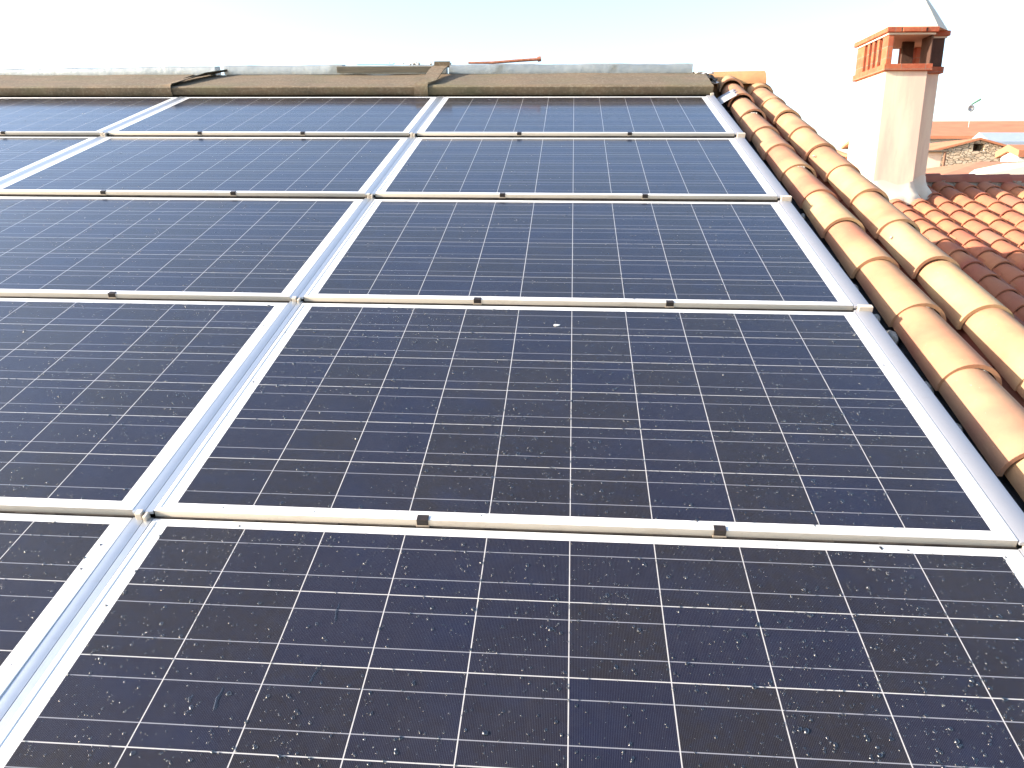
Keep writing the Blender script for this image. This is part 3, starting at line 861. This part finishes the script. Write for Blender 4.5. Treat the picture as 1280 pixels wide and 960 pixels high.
for (r, c), p in panels.items():
    if c == 2 and r < 3: continue
    xa = 0.0
    n = int(dens[r] * 1.6)
    x = rng.uniform(X0, X1, n); y = rng.uniform(Y0, Y1, n)
    # clusters
    k = n // 3
    cxn = rng.integers(0, max(n - k, 1), k)
    x[:k] = np.clip(x[k + cxn % (n - k)] + rng.normal(0, 0.006, k), X0, X1); y[:k] = np.clip(y[k + cxn % (n - k)] + rng.normal(0, 0.006, k), Y0, Y1)
    f = smooth_field(x, y, r * 1.3 + c)
    keep = rng.uniform(0, 1, n) < np.clip(0.55 + 0.45 * f, 0.15, 1)
    m = panel_mat(r, c)
    if r <= 1 and c == 1: keep &= x > 0.75
    keep &= ((x > 0.003) & (x < CW - 0.003) & (y > 0.0) & (y < CH)) | (rng.uniform(0, 1, len(x)) < 0.2)
    x, y = x[keep], y[keep]; n = len(x)
    rad = np.exp(rng.normal(math.log(0.00135), 0.42, n)); rad = np.clip(rad, 0.0007, 0.0042)
    
    R3 = np.array((roofI @ m).to_3x3()); T = np.array((roofI @ m).translation)
    P = np.stack([x, y, np.full(n, 0.0001)], 1) @ R3.T + T
    PP.append(P); RR.append(rad); EE.append(1 + np.abs(rng.normal(0, 0.22, n))); AA.append(rng.normal(0, 0.3, n)); HH.append(rng.uniform(0.5, 0.8, n))
P = np.concatenate(PP); Rr = np.concatenate(RR); Ee = np.concatenate(EE); Aa = np.concatenate(AA); Hh = np.concatenate(HH)
dm = drop_mesh('rain drops', P, Rr, Ee, Aa, Hh, M['water'])
o = link('rain_drops', dm, None, None); o.rotation_euler = (RX, 0, 0)
tag(o, 'countless small round rain drops scattered over the glass of all the panels', 'rain drops', kind='stuff')
# larger runs of water on the nearest panels: elongated beads
def ray_panel(px, py, r, c):
    d = Mc @ Vector(((px - 640) / 975.4, 1, -(py - 480) / 975.4))
    mi = panel_mat(r, c).inverted()
    o_ = mi @ CAMPOS; dd = (mi.to_3x3() @ d)
    t = -o_.z / dd.z
    return o_ + dd * t
runs = [((279, 858), (266, 889), 0.0034, 'long forked water run near the lower left of the nearest panel'),
        ((241, 868), (235, 878), 0.0032, 'short thick water bead left of the long forked run'),
        ((240, 888), (230, 893), 0.0030, 'oval water bead just below the short thick bead'),
        ((403, 830), (384, 856), 0.0020, 'thin slanted water run right of the long forked run'),
        ((424, 752), (418, 778), 0.0026, 'narrow water run in the upper left part of the nearest panel'),
        ((452, 705), (440, 744), 0.0009, 'hairline water trail above the narrow run on the nearest panel'),
        ((1222, 958), (1216, 944), 0.0026, 'water bead near the bottom right corner of the picture')]
for (a, b, rad, lab) in runs:
    pa, pb = ray_panel(*a, 0, 0), ray_panel(*b, 0, 0)
    bm = bmesh.new()
    n = 14; rings = []
    d = (pb - pa); L = d.length; d.normalize(); sd = Vector((-d.y, d.x, 0))
    for i in range(n + 1):
        s = i / n
        prof_ = math.sin(math.pi * min(1, max(0.0, s)) ** 0.8) ** 0.5 if 0 < s < 1 else 0.02
        wv = rad * (0.45 + 0.75 * s ** 1.5) * max(prof_, 0.02) * (1 + 0.18 * math.sin(s * 17))
        cc = pa + d * L * s + sd * (rad * 0.35 * math.sin(s * 9))
        rings.append([bm.verts.new(cc + sd * wv * math.cos(t) + Vector((0, 0, 0.0002 + wv * 0.55 * math.sin(t)))) for t in [math.pi * k / 8 for k in range(9)]])
    for r0, r1 in zip(rings[:-1], rings[1:]):
        for k in range(8): bm.faces.new((r0[k], r0[k + 1], r1[k + 1], r1[k]))
    o = obj('water_run', bm, M['water'], None, 80)
    m = panel_mat(0, 0); o.location = m.translation; o.rotation_euler = m.to_euler()
    tag(o, lab, 'water run', 'water runs on the nearest panel')
# white speck of bird lime
bm = bmesh.new()
q = ray_panel(695, 407, 1, 0)
lump(0, 0, 0.001, 0.006, 1.3, 0.9, 0.35); lump(0.009, 0.003, 0.001, 0.003, 1, 1, 0.4)
o = obj('bird_lime', bm, M['white_torn'], None, 60)
o.location = panel_mat(1, 0) @ Vector((q.x, q.y, 0)); o.rotation_euler = panel_mat(1, 0).to_euler()
tag(o, 'small white speck of bird lime near the top of the second panel from the bottom', 'bird dropping')

# ------------------------------------------------------------------ the lower wing with its tiled roof, right
A2 = math.radians(15.0); c2, s2 = math.cos(A2), math.sin(A2)
DB = 2.48
PB = Vector((0, CAMPOS.y, CAMPOS.z)) - DB * Vector((0, -s2, c2))
def wing_pt(s, h=0.0): return (PB.y + s * c2 - h * s2, PB.z + s * s2 + h * c2)
wing = empty('lower_house', (UR, 8.95, GROUND))
tag(wing, 'lower house with orange barrel tile roof and tall chimney, right of the panels', 'house')
SR = 9.20
WX1 = 9.6
y0_, z0_ = wing_pt(2.0, -0.03); y1_, z1_ = wing_pt(SR, -0.03)
def wchild(o): o.parent = wing; o.matrix_parent_inverse = Matrix.Translation((-UR, -8.95, -GROUND)); return o
bm = bmesh.new()
yb2 = y1_ + 6.5; zb2 = z1_ - 6.5 * math.tan(A2)
prism(bm, [(y0_ + 0.3, GROUND), (yb2 - 0.3, GROUND), (yb2 - 0.3, zb2 - 0.0), (y1_, z1_ - 0.08), (y0_ + 0.3, z0_ - 0.0)], UR + 0.004, WX1 - 0.2, 'x')
wchild(obj('wall', bm, M['wallcream']))
bm = bmesh.new(); lay = bm.loops.layers.color.new('tint')
prism(bm, [(wing_pt(2.0, -0.02)), (wing_pt(SR, -0.02)), (wing_pt(SR, 0.0)), (wing_pt(2.0, 0.0))], UR + 0.004, WX1, 'x')
prism(bm, [(y1_ + 0.001, z1_), (yb2, zb2), (yb2, zb2 + 0.09), (y1_ + 0.001, z1_ + 0.09)], UR + 0.004, WX1, 'x')
me_dummy = bm
XA = 4.234
cols = [XA + 0.25 * k for k in range(-8, 21)]
tmp = bmesh.new(); lay2 = tmp.loops.layers.color.new('tint')
for ci, cx in enumerate(cols):
    jx = random.uniform(-0.008, 0.008)
    for j in range(-2, 21):
        s = 8.333 - 0.30 * j
        if s > SR - 0.12: continue
        L = min(0.34, SR + 0.02 - s)
        barrel(tmp, cx + jx + random.uniform(-0.004, 0.004), s + random.uniform(-0.008, 0.008), L, -0.018, 0.102, 0.102 - 0.024 * L / 0.36, 0.012, 12, 3, 0.012, tint=random.random(), lay=lay2)
    for j in range(-2, 20):
        s = 8.2 - 0.30 * j
        if s > SR - 0.1: continue
        pan(tmp, cx + 0.125, s, 0.33, -0.030, 0.044, 0.010, 6, random.random(), lay2)
o = obj('roof_tiles', tmp, M['tile2'], None, 40)
o.location = (0, PB.y, PB.z); o.rotation_euler = (A2, 0, 0); wchild(o)
wchild(obj('roof_deck', bm, M['pan']))
# ridge: mortar bed and ridge tiles running across
yrg, zrg = wing_pt(SR + 0.02, 0.012)
bm = bmesh.new()
K_ = 160; rowsm = []
for i in range(K_ + 1):
    x = 3.4 + i * 0.038
    g = 0.5 + 0.5 * math.cos((x - XA) / 0.25 * 2 * math.pi)
    r_ = []
    for j, (dy, dz) in enumerate(((-0.075, -0.075), (-0.062, -0.02), (-0.055, 0.02), (-0.05, 0.050), (0.0, 0.075))):
        q_ = 0.012 * math.sin(x * 23 + j) + 0.008 * math.sin(x * 51 + 2 * j)
        r_.append(bm.verts.new((x, yrg + dy + q_ + 0.02 * g * (j < 3), zrg + dz + q_ * 0.5)))
    rowsm.append(r_)
for r0, r1 in zip(rowsm[:-1], rowsm[1:]):
    for k in range(4): bm.faces.new((r0[k], r1[k], r1[k + 1], r0[k + 1]))
wchild(obj('ridge_mortar', bm, M['bedmortar'], None, 60))
bm = bmesh.new(); lay = bm.loops.layers.color.new('tint')
for k in range(-4, 14):
    barrel(bm, 0, -(4.55 + 0.385 * k) - 0.45, 0.45, 0, 0.105, 0.088, 0.013, 14, 4, 0.05, math.pi * 0.95, tint=random.random(), lay=lay)
o = obj('ridge_tiles', bm, M['pan'], None, 40)
o.location = (0, yrg + 0.035, zrg + 0.022); o.rotation_euler = (0, 0, math.radians(90))
wchild(o)

# chimney (part of the lower house), scaled from the camera fit
K = 0.992
def sc_(x, y, z): return (CAMPOS.x + (x - CAMPOS.x) * K, CAMPOS.y + (y - CAMPOS.y) * K, CAMPOS.z + (z - CAMPOS.z) * K)
fx0, fy0, _ = sc_(4.025, 8.44, 0); fx1, _, _ = sc_(4.452, 8.44, 0)
rx1, ry0, _ = sc_(4.662, 8.66, 0); _, ry1, _ = sc_(4, 9.32, 0)
ztop = sc_(0, 0, 2.085)[2]; zl1 = sc_(0, 0, 2.152)[2]; zs0 = sc_(0, 0, 2.432)[2]; zs1 = sc_(0, 0, 2.502)[2]; zap = sc_(0, 0, 3.02)[2]
def lplan(o_=0.0):
    return [(fx0 - o_, fy0 - o_), (fx1 + o_, fy0 - o_), (fx1 + o_, ry0 - o_), (rx1 + o_, ry0 - o_), (rx1 + o_, ry1 + o_), (fx0 - o_, ry1 + o_)]
bm = bmesh.new()
prism(bm, lplan(), 0.35, ztop, 'z')
es = [e for e in bm.edges if abs(e.verts[0].co.z - e.verts[1].co.z) > 0.5]
bmesh.ops.bevel(bm, geom=es, offset=0.008, segments=2, affect='EDGES')
chim = obj('chimney', bm, M['plaster'], None, 40); chim['label'] = 'tall pink cream plastered chimney with an open brick head and a white pointed cap'
wchild(chim)
def cpart(o): o.parent = chim; return o
# mortar skirt where the shaft meets the tiles
bm = bmesh.new()
pl_ = lplan(0.0); m_ = 40
per = []
for i in range(len(pl_)):
    a, b = pl_[i], pl_[(i + 1) % len(pl_)]
    for k in range(8): per.append((a[0] + (b[0] - a[0]) * k / 8, a[1] + (b[1] - a[1]) * k / 8))
cxm, cym = (fx0 + rx1) / 2, (fy0 + ry1) / 2
def roofz(y): return PB.z + (y - PB.y) * math.tan(A2) + 0.03
levels = [(0.0015, 0.16), (0.008, 0.11), (0.022, 0.07), (0.045, 0.040), (0.062, 0.015), (0.07, -0.05)]
rings = []
for (o_, h) in levels:
    ring = []
    for i, (x, y) in enumerate(per):
        dx = (1 if x > cxm else -1) if (abs(x - fx0) < 1e-4 or abs(x - rx1) < 1e-4 or (abs(x - fx1) < 1e-4 and y < ry0 + 1e-4)) else 0
        dy = -1 if (abs(y - fy0) < 1e-4 or (abs(y - ry0) < 1e-4 and x > fx1 - 1e-4)) else (1 if abs(y - ry1) < 1e-4 else 0)
        if abs(x - fx1) < 1e-4 and abs(y - ry0) < 1e-4: dx, dy = 1, -1
        w_ = o_ * (1 + 0.18 * math.sin(i * 1.7))
        X_, Y_ = x + dx * w_, y + dy * w_
        ring.append(bm.verts.new((X_, Y_, min(roofz(Y_), zrg) + h * (1 + 0.15 * math.sin(i * 0.9)) + 0.035)))
    rings.append(ring)
for r0, r1 in zip(rings[:-1], rings[1:]):
    for i in range(len(r0)): bm.faces.new((r0[i], r0[(i + 1) % len(r0)], r1[(i + 1) % len(r0)], r1[i]))
cpart(obj('mortar_skirt', bm, M['cone'], None, 120))
bm = bmesh.new(); prism(bm, lplan(0.030), ztop + 0.001, zl1, 'z')
bmesh.ops.bevel(bm, geom=list(bm.edges), offset=0.005, segments=1, affect='EDGES')
cpart(obj('brick_ledge', bm, M['brick']))
def post(x0, x1, y0, y1, mat='brick'):
    bm = bmesh.new(); box(bm, x0, x1, y0, y1, zl1 + 0.001, zs0 - 0.001, 0.004)
    return cpart(obj('brick_post', bm, M[mat]))
pt = 0.050
post(fx0 - 0.012, fx0 + pt * 0.9, fy0 - 0.012, fy0 + 0.14)
ylen = ry1 - fy0
for q in (0.27, 0.43, 0.59, ):
    post(fx0 - 0.010, fx0 + pt, fy0 + ylen * q, fy0 + ylen * q + 0.06)
post(fx0 - 0.012, fx0 + pt, ry1 - 0.22, ry1 + 0.01)
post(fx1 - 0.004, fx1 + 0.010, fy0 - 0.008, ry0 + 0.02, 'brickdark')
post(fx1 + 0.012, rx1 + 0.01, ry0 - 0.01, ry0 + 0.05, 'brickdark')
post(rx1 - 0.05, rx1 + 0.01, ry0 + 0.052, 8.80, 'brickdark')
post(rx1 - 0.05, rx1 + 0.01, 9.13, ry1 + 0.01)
post(fx0 + 0.44, fx0 + 0.50, ry1 - 0.06, ry1 + 0.005)
post(fx0 + 0.24, fx0 + 0.33, ry1 - 0.06, ry1 + 0.005)
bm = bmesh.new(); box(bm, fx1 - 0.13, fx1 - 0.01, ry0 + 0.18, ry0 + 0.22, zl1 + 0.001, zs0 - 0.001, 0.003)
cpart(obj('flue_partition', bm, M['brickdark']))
bm = bmesh.new()
prism(bm, lplan(0.022), zs0, zs0 + 0.018, 'z')
cpart(obj('slab_mortar', bm, M['cone']))
bm = bmesh.new(); prism(bm, lplan(0.045), zs0 + 0.0185, zs1, 'z')
bmesh.ops.bevel(bm, geom=list(bm.edges), offset=0.006, segments=1, affect='EDGES')
cpart(obj('brick_slab', bm, M['brick']))
bm = bmesh.new()                           # round ended brick let into the front of the slab
xm = (fx0 + fx1) / 2 + 0.01
box(bm, xm - 0.115, xm + 0.115, fy0 - 0.056, fy0 - 0.040, zs0 + 0.020, zs1 - 0.008, 0.007, seg=3)
cpart(obj('slab_brick', bm, M['brick']))
bm = bmesh.new()
for sx in (-1, 1):
    if sx > 0: bm = bmesh.new()
    box(bm, xm + sx * 0.122 - 0.006, xm + sx * 0.122 + 0.006, fy0 - 0.050, fy0 - 0.04, zs0 + 0.022, zs1 - 0.008, 0.003)
    cpart(obj('slab_joint', bm, M['brickdark']))
bm = bmesh.new()                           # pointed plaster cap with a canted front right side
o_ = 0.038
base = [(fx0 - o_, fy0 - o_), (fx1 + o_ - 0.01, fy0 - o_), (rx1 + o_ - 0.02, ry0 - o_ + 0.01), (rx1 + o_ - 0.02, ry1 + o_), (fx0 - o_, ry1 + o_)]
ax, ay, _ = sc_(4.375, 8.86, 0)
prof = [(1.0, zs1 + 0.001), (0.97, zs1 + 0.02), (0.66, zs1 + 0.02 + (zap - zs1) * 0.33), (0.33, zs1 + 0.02 + (zap - zs1) * 0.66), (0.02, zap)]
rings = []
for f, z in prof:
    rings.append([bm.verts.new((ax + (x - ax) * f, ay + (y - ay) * f, z)) for x, y in base])
for r0, r1 in zip(rings[:-1], rings[1:]):
    for i in range(5): bm.faces.new((r0[i], r0[(i + 1) % 5], r1[(i + 1) % 5], r1[i]))
bm.faces.new(rings[0][::-1]); bm.faces.new(rings[-1])
cpart(obj('pointed_cap', bm, M['cone'], None, 25))

# ------------------------------------------------------------------ houses behind the lower roof
def at(px, py, Y):
    d = Mc @ Vector(((px - 640) / 975.4, 1, -(py - 480) / 975.4))
    t = (Y - CAMPOS.y) / d.y
    return CAMPOS + d * t
def gable_house(name, lab, x0, x1, y0, y1, ze_, zr_, wallm, roofm, over=0.35, rot=0, cat='house', ridge='x', wins=(), th=0.14, tiles=True):
    """ridge 'x': ridge parallel to local x"""
    cx, cy = (x0 + x1) / 2, (y0 + y1) / 2
    root = empty(name, (cx, cy, GROUND), (0, 0, rot)); tag(root, lab, cat)
    hx, hy = (x1 - x0) / 2, (y1 - y0) / 2
    H, R_ = ze_ - GROUND, zr_ - GROUND
    bm = bmesh.new()
    if ridge == 'x': prism(bm, [(-hy, 0), (hy, 0), (hy, H), (0, R_), (-hy, H)], -hx, hx, 'x')
    else: prism(bm, [(-hx, 0), (hx, 0), (hx, H), (0, R_), (-hx, H)], -hy, hy, 'y')
    obj('wall', bm, wallm, root)
    a, L = (hy, hx) if ridge == 'x' else (hx, hy)
    sl = (R_ - H) / a
    bm = bmesh.new(); lay = bm.loops.layers.color.new('tint')
    for s in (-1, 1):
        P0, P1 = (s * (a + over), H - sl * over + 0.01), (0, R_ + 0.01)
        pts = [P0, P1, (P1[0], P1[1] + th), (P0[0], P0[1] + th)]
        prism(bm, pts if s < 0 else pts[::-1], -L - over * 0.6, L + over * 0.6, 'x' if ridge == 'x' else 'y')
    rf = obj('roof', bm, roofm, root)
    if tiles:
        bm = bmesh.new(); lay = bm.loops.layers.color.new('tint')
        slope_len = math.hypot(a + over, (a + over) * sl); ang = math.atan(sl)
        for s in (-1, 1):
            n = int((2 * L + 1.2 * over) / 0.26)
            for i in range(n):
                t = bmesh.new(); ly = t.loops.layers.color.new('tint')
                barrel(t, 0, 0, slope_len, 0, 0.10, 0.10, 0.02, 6, 8, 0.03, tint=random.random(), lay=ly)
                off = -L - over * 0.6 + 0.13 + i * 0.26
                if ridge == 'x':
                    Mx = Matrix.Translation((off if s < 0 else off, s * (a + over), H - sl * over + th)) @ Matrix.Rotation(0 if s < 0 else math.pi, 4, 'Z') @ Matrix.Rotation(ang, 4, 'X')
                else:
                    Mx = Matrix.Translation((s * (a + over), off, H - sl * over + th)) @ Matrix.Rotation(-math.pi / 2 if s < 0 else math.pi / 2, 4, 'Z') @ Matrix.Rotation(ang, 4, 'X')
                bmesh.ops.transform(t, matrix=Mx, verts=t.verts)
                me = bpy.data.meshes.new('t'); t.to_mesh(me); t.free(); bm.from_mesh(me); bpy.data.meshes.remove(me)
        o = obj('roof_tiles', bm, roofm, root, 50)
    for (wx, wz, ww, wh) in wins:           # windows on the local -y wall
        bm = bmesh.new(); yw = -hy
        for (a0, a1, b0, b1) in ((-ww / 2, -ww / 2 + .07, -wh / 2, wh / 2), (ww / 2 - .07, ww / 2, -wh / 2, wh / 2), (-ww / 2 + .07, ww / 2 - .07, wh / 2 - .07, wh / 2), (-ww / 2 + .07, ww / 2 - .07, -wh / 2, -wh / 2 + .07), (-.025, .025, -wh / 2 + .07, wh / 2 - .07)):
            box(bm, wx + a0, wx + a1, yw - 0.05, yw + 0.02, wz - GROUND + b0, wz - GROUND + b1)
        w = obj('window', bm, M['wood'], root)
        bm = bmesh.new(); box(bm, wx - ww / 2 + .07, wx + ww / 2 - .07, yw - 0.02, yw + 0.01, wz - GROUND - wh / 2 + .07, wz - GROUND + wh / 2 - .07)
        obj('pane', bm, M['glass'], w)
    return root
# far big house with a wide, low orange roof
a = at(1150, 168, 30); b = at(1262, 167, 30)
gable_house('house', 'white house farthest back with a wide low orange roof, right of the chimney', a.x, b.x + 3.0, 30, 38, a.z - 0.1, at(1230, 155, 34).z, M['wallwhite'], M['farroof'], 0.4, math.radians(-4), wins=((-1.5, 0.4, 1.0, 1.2), (1.5, 0.4, 1.0, 1.2)), th=0.1, tiles=False)
# building with a blue grey metal roof
a = at(1238, 181, 25); b = at(1320, 181, 25)
gable_house('house', 'building with a blue grey metal roof at the right picture edge', a.x, b.x, 25, 26.2, a.z, at(1260, 172, 25.6).z, M['wallwhite'], M['metalroof'], 0.15, 0, tiles=False)
# stone barn, gable towards us
pk = at(1225, 173, 20); le = at(1150, 195, 20); re_ = at(1300, 195, 20)
barn = empty('stone_barn', (pk.x, 20, GROUND), (0, 0, math.radians(0)))
tag(barn, 'rubble stone gable with a small dark opening, behind the lower roof ridge', 'barn')
bm = bmesh.new()
hw = (re_.x - le.x) / 2
Hh_, Rr_ = le.z - GROUND, pk.z - GROUND - 0.04
def ring_open(bm):
    # gable with a real recess: outer polygon split round the opening
    ow, oh, oz = 0.13, 0.085, at(1226, 184, 20).z - GROUND
    y0 = 0.0
    v = lambda x, z, y=0.0: bm.verts.new((x, y, z))
    B0, B1, E1, T, E0 = v(-hw, 0), v(hw, 0), v(hw, Hh_), v(0, Rr_), v(-hw, Hh_)
    o0, o1, o2, o3 = v(-ow, oz - oh), v(ow, oz - oh), v(ow, oz + oh), v(-ow, oz + oh)
    for f in ((B0, B1, o1, o0), (B1, E1, o2, o1), (E1, T, o2), (T, o3, o2), (T, E0, o3), (E0, B0, o0, o3)): bm.faces.new(f)
    i0, i1, i2, i3 = [v(q.co.x, q.co.z, 0.4) for q in (o0, o1, o2, o3)]
    for f in ((o0, o1, i1, i0), (o1, o2, i2, i1), (o2, o3, i3, i2), (o3, o0, i0, i3)): bm.faces.new(f)
    return (i0, i1, i2, i3), (B0, B1, E1, T, E0)
ii, outer = ring_open(bm)
bk = [bm.verts.new((q.co.x, 6.0, q.co.z)) for q in outer]
for k in range(5): bm.faces.new((outer[k], outer[(k + 1) % 5], bk[(k + 1) % 5], bk[k]))
bm.faces.new(bk)
obj('wall', bm, M['stone'], barn)
bm = bmesh.new(); box(bm, -0.2, 0.2, 0.401, 0.45, ii[0].co.z - 0.1 if False else at(1226, 184, 20).z - GROUND - 0.15, at(1226, 184, 20).z - GROUND + 0.15)
obj('opening_board', bm, M['wood'], barn)
bm = bmesh.new(); lay = bm.loops.layers.color.new('tint')
for s in (-1, 1):
    P0, P1 = (s * (hw + 0.3), Hh_ - (Rr_ - Hh_) / hw * 0.3 + 0.005), (0, Rr_ + 0.005)
    pts = [P0, P1, (P1[0], P1[1] + 0.05), (P0[0], P0[1] + 0.05)]
    prism(bm, pts if s < 0 else pts[::-1], -0.05, 6.2, 'y')
obj('roof', bm, M['farroof'], barn)
# cream annex with thin dark flat roof
a = at(1150, 190, 17); b = at(1178, 190, 17)
ann = empty('annex', ((a.x + b.x) / 2, 18, GROUND)); tag(ann, 'small cream annex with a thin dark flat roof, just right of the chimney foot', 'annex')
bm = bmesh.new(); box(bm, -(b.x - a.x) / 2, (b.x - a.x) / 2, -1, 1, 0, a.z - GROUND, 0.01); obj('wall', bm, M['wallcream'], ann)
bm = bmesh.new(); box(bm, -(b.x - a.x) / 2 - 0.1, (b.x - a.x) / 2 + 0.06, -1.1, 1.1, a.z - GROUND + 0.002, a.z - GROUND + 0.035, 0.005); obj('roof', bm, M['timber'], ann)
bm = bmesh.new(); tube(bm, [((b.x - a.x) / 2 + 0.03, -1.06, a.z - GROUND), ((b.x - a.x) / 2 + 0.03, -1.06, 0.2)], 0.03, 8); obj('downpipe', bm, M['wood'], ann, 60)
# near low house: orange roof with light ridge, right part cream
L0, L1 = at(1174, 220, 13.5), at(1335, 220, 13.5)
T0, T1 = at(1226, 202, 15.6), at(1300, 202, 15.6)
hip = empty('house', ((L0.x + L1.x) / 2, 15.6, GROUND)); tag(hip, 'low house with a plain pale orange hipped roof, just above the lower ridge', 'house')
ox = (L0.x + L1.x) / 2
hw_ = (L1.x - L0.x) / 2; ez = L0.z - GROUND; rz_ = T0.z - GROUND
bm = bmesh.new(); box(bm, -hw_ + 0.2, hw_ - 0.2, -1.9, 1.9, 0, ez - 0.002); obj('wall', bm, M['wallcream'], hip)
bm = bmesh.new()
q4 = [bm.verts.new(p) for p in ((-hw_, -2.1, ez), (hw_, -2.1, ez), (hw_, 2.1, ez), (-hw_, 2.1, ez))]
t2 = [bm.verts.new((T0.x - ox, 0, rz_)), bm.verts.new((T1.x - ox, 0, rz_))]
bm.faces.new(q4[::-1])
bm.faces.new((q4[0], q4[1], t2[1], t2[0])); bm.faces.new((q4[2], q4[3], t2[0], t2[1])); bm.faces.new((q4[1], q4[2], t2[1])); bm.faces.new((q4[3], q4[0], t2[0]))
obj('roof', bm, M['farroof'], hip)
bm = bmesh.new()
C0, C1, C2 = at(1228, 214, 13.2), at(1262, 204, 14.2), at(1330, 219, 13.2)
prism(bm, [(C0.x - ox, C0.z - GROUND - 0.05), (C2.x - ox, C0.z - GROUND - 0.05), (C2.x - ox, C1.z - GROUND - 0.02), (C1.x - ox, C1.z - GROUND)], -2.5, -1.2, 'y')
obj('cream_piece', bm, M['wallcream'], hip)  # cream block over the right part of the front slope
# small white dormer house at right edge
a = at(1272, 203, 17.6); b = at(1300, 203, 17.6)
gable_house('house', 'little white gable with dark eaves at the right picture edge above the low orange roof', a.x, b.x + 0.6, 17.6, 18.3, at(1270, 195, 17.6).z, at(1285, 190, 18).z, M['wallwhite'], M['farroof'], 0.12, 0, ridge='x', tiles=False)
# house piece left of the chimney
a = at(1030, 186, 22); b = at(1066, 186, 22)
gable_house('house', 'orange roof end peeping out between the verge tiles and the chimney', a.x - 2.5, b.x, 22, 27, at(1050, 204, 22).z, at(1050, 190, 24.5).z, M['wallwhite'], M['farroof'], 0.2, 0)
# aerial on the far roof
q = at(1211, 156, 32)
ant = empty('roof_aerial', (q.x, 32, q.z - 0.5)); tag(ant, 'thin roof aerial with a small dish and a green rod on the farthest orange roof', 'aerial')
top = at(1210, 130, 32).z - (q.z - 0.5)
bm = bmesh.new(); tube(bm, [(0, 0, 0), (0, 0, top)], 0.012, 6); obj('mast', bm, M['mast'], ant, 60)
bm = bmesh.new(); tube(bm, [(-0.02, -0.02, top - 0.02), (0.26, -0.1, top + 0.17)], [0.03, 0.045], 6)
for k in range(3): tube(bm, [(0.03 + 0.06 * k, -0.10, top + 0.04 * k - 0.02), (0.07 + 0.06 * k, 0.06, top + 0.04 * k + 0.03)], 0.01, 5)
obj('antenna_rod', bm, M['antgreen'], ant, 60)
bm = bmesh.new()
rr_ = []
for (rad, dep) in ((0.01, 0.05), (0.07, 0.04), (0.13, 0.0)):
    rr_.append([bm.verts.new((-0.05 + rad * math.cos(t), -0.06 - (0.05 - dep) * 0.8, top - 0.16 + rad * math.sin(t))) for t in [k * math.pi / 8 for k in range(16)]])
for r0, r1 in zip(rr_[:-1], rr_[1:]):
    for i in range(16): bm.faces.new((r0[i], r0[(i + 1) % 16], r1[(i + 1) % 16], r1[i]))
dsh = obj('dish', bm, M['mast'], ant, 60); md = dsh.modifiers.new('thick', 'SOLIDIFY'); md.thickness = 0.012
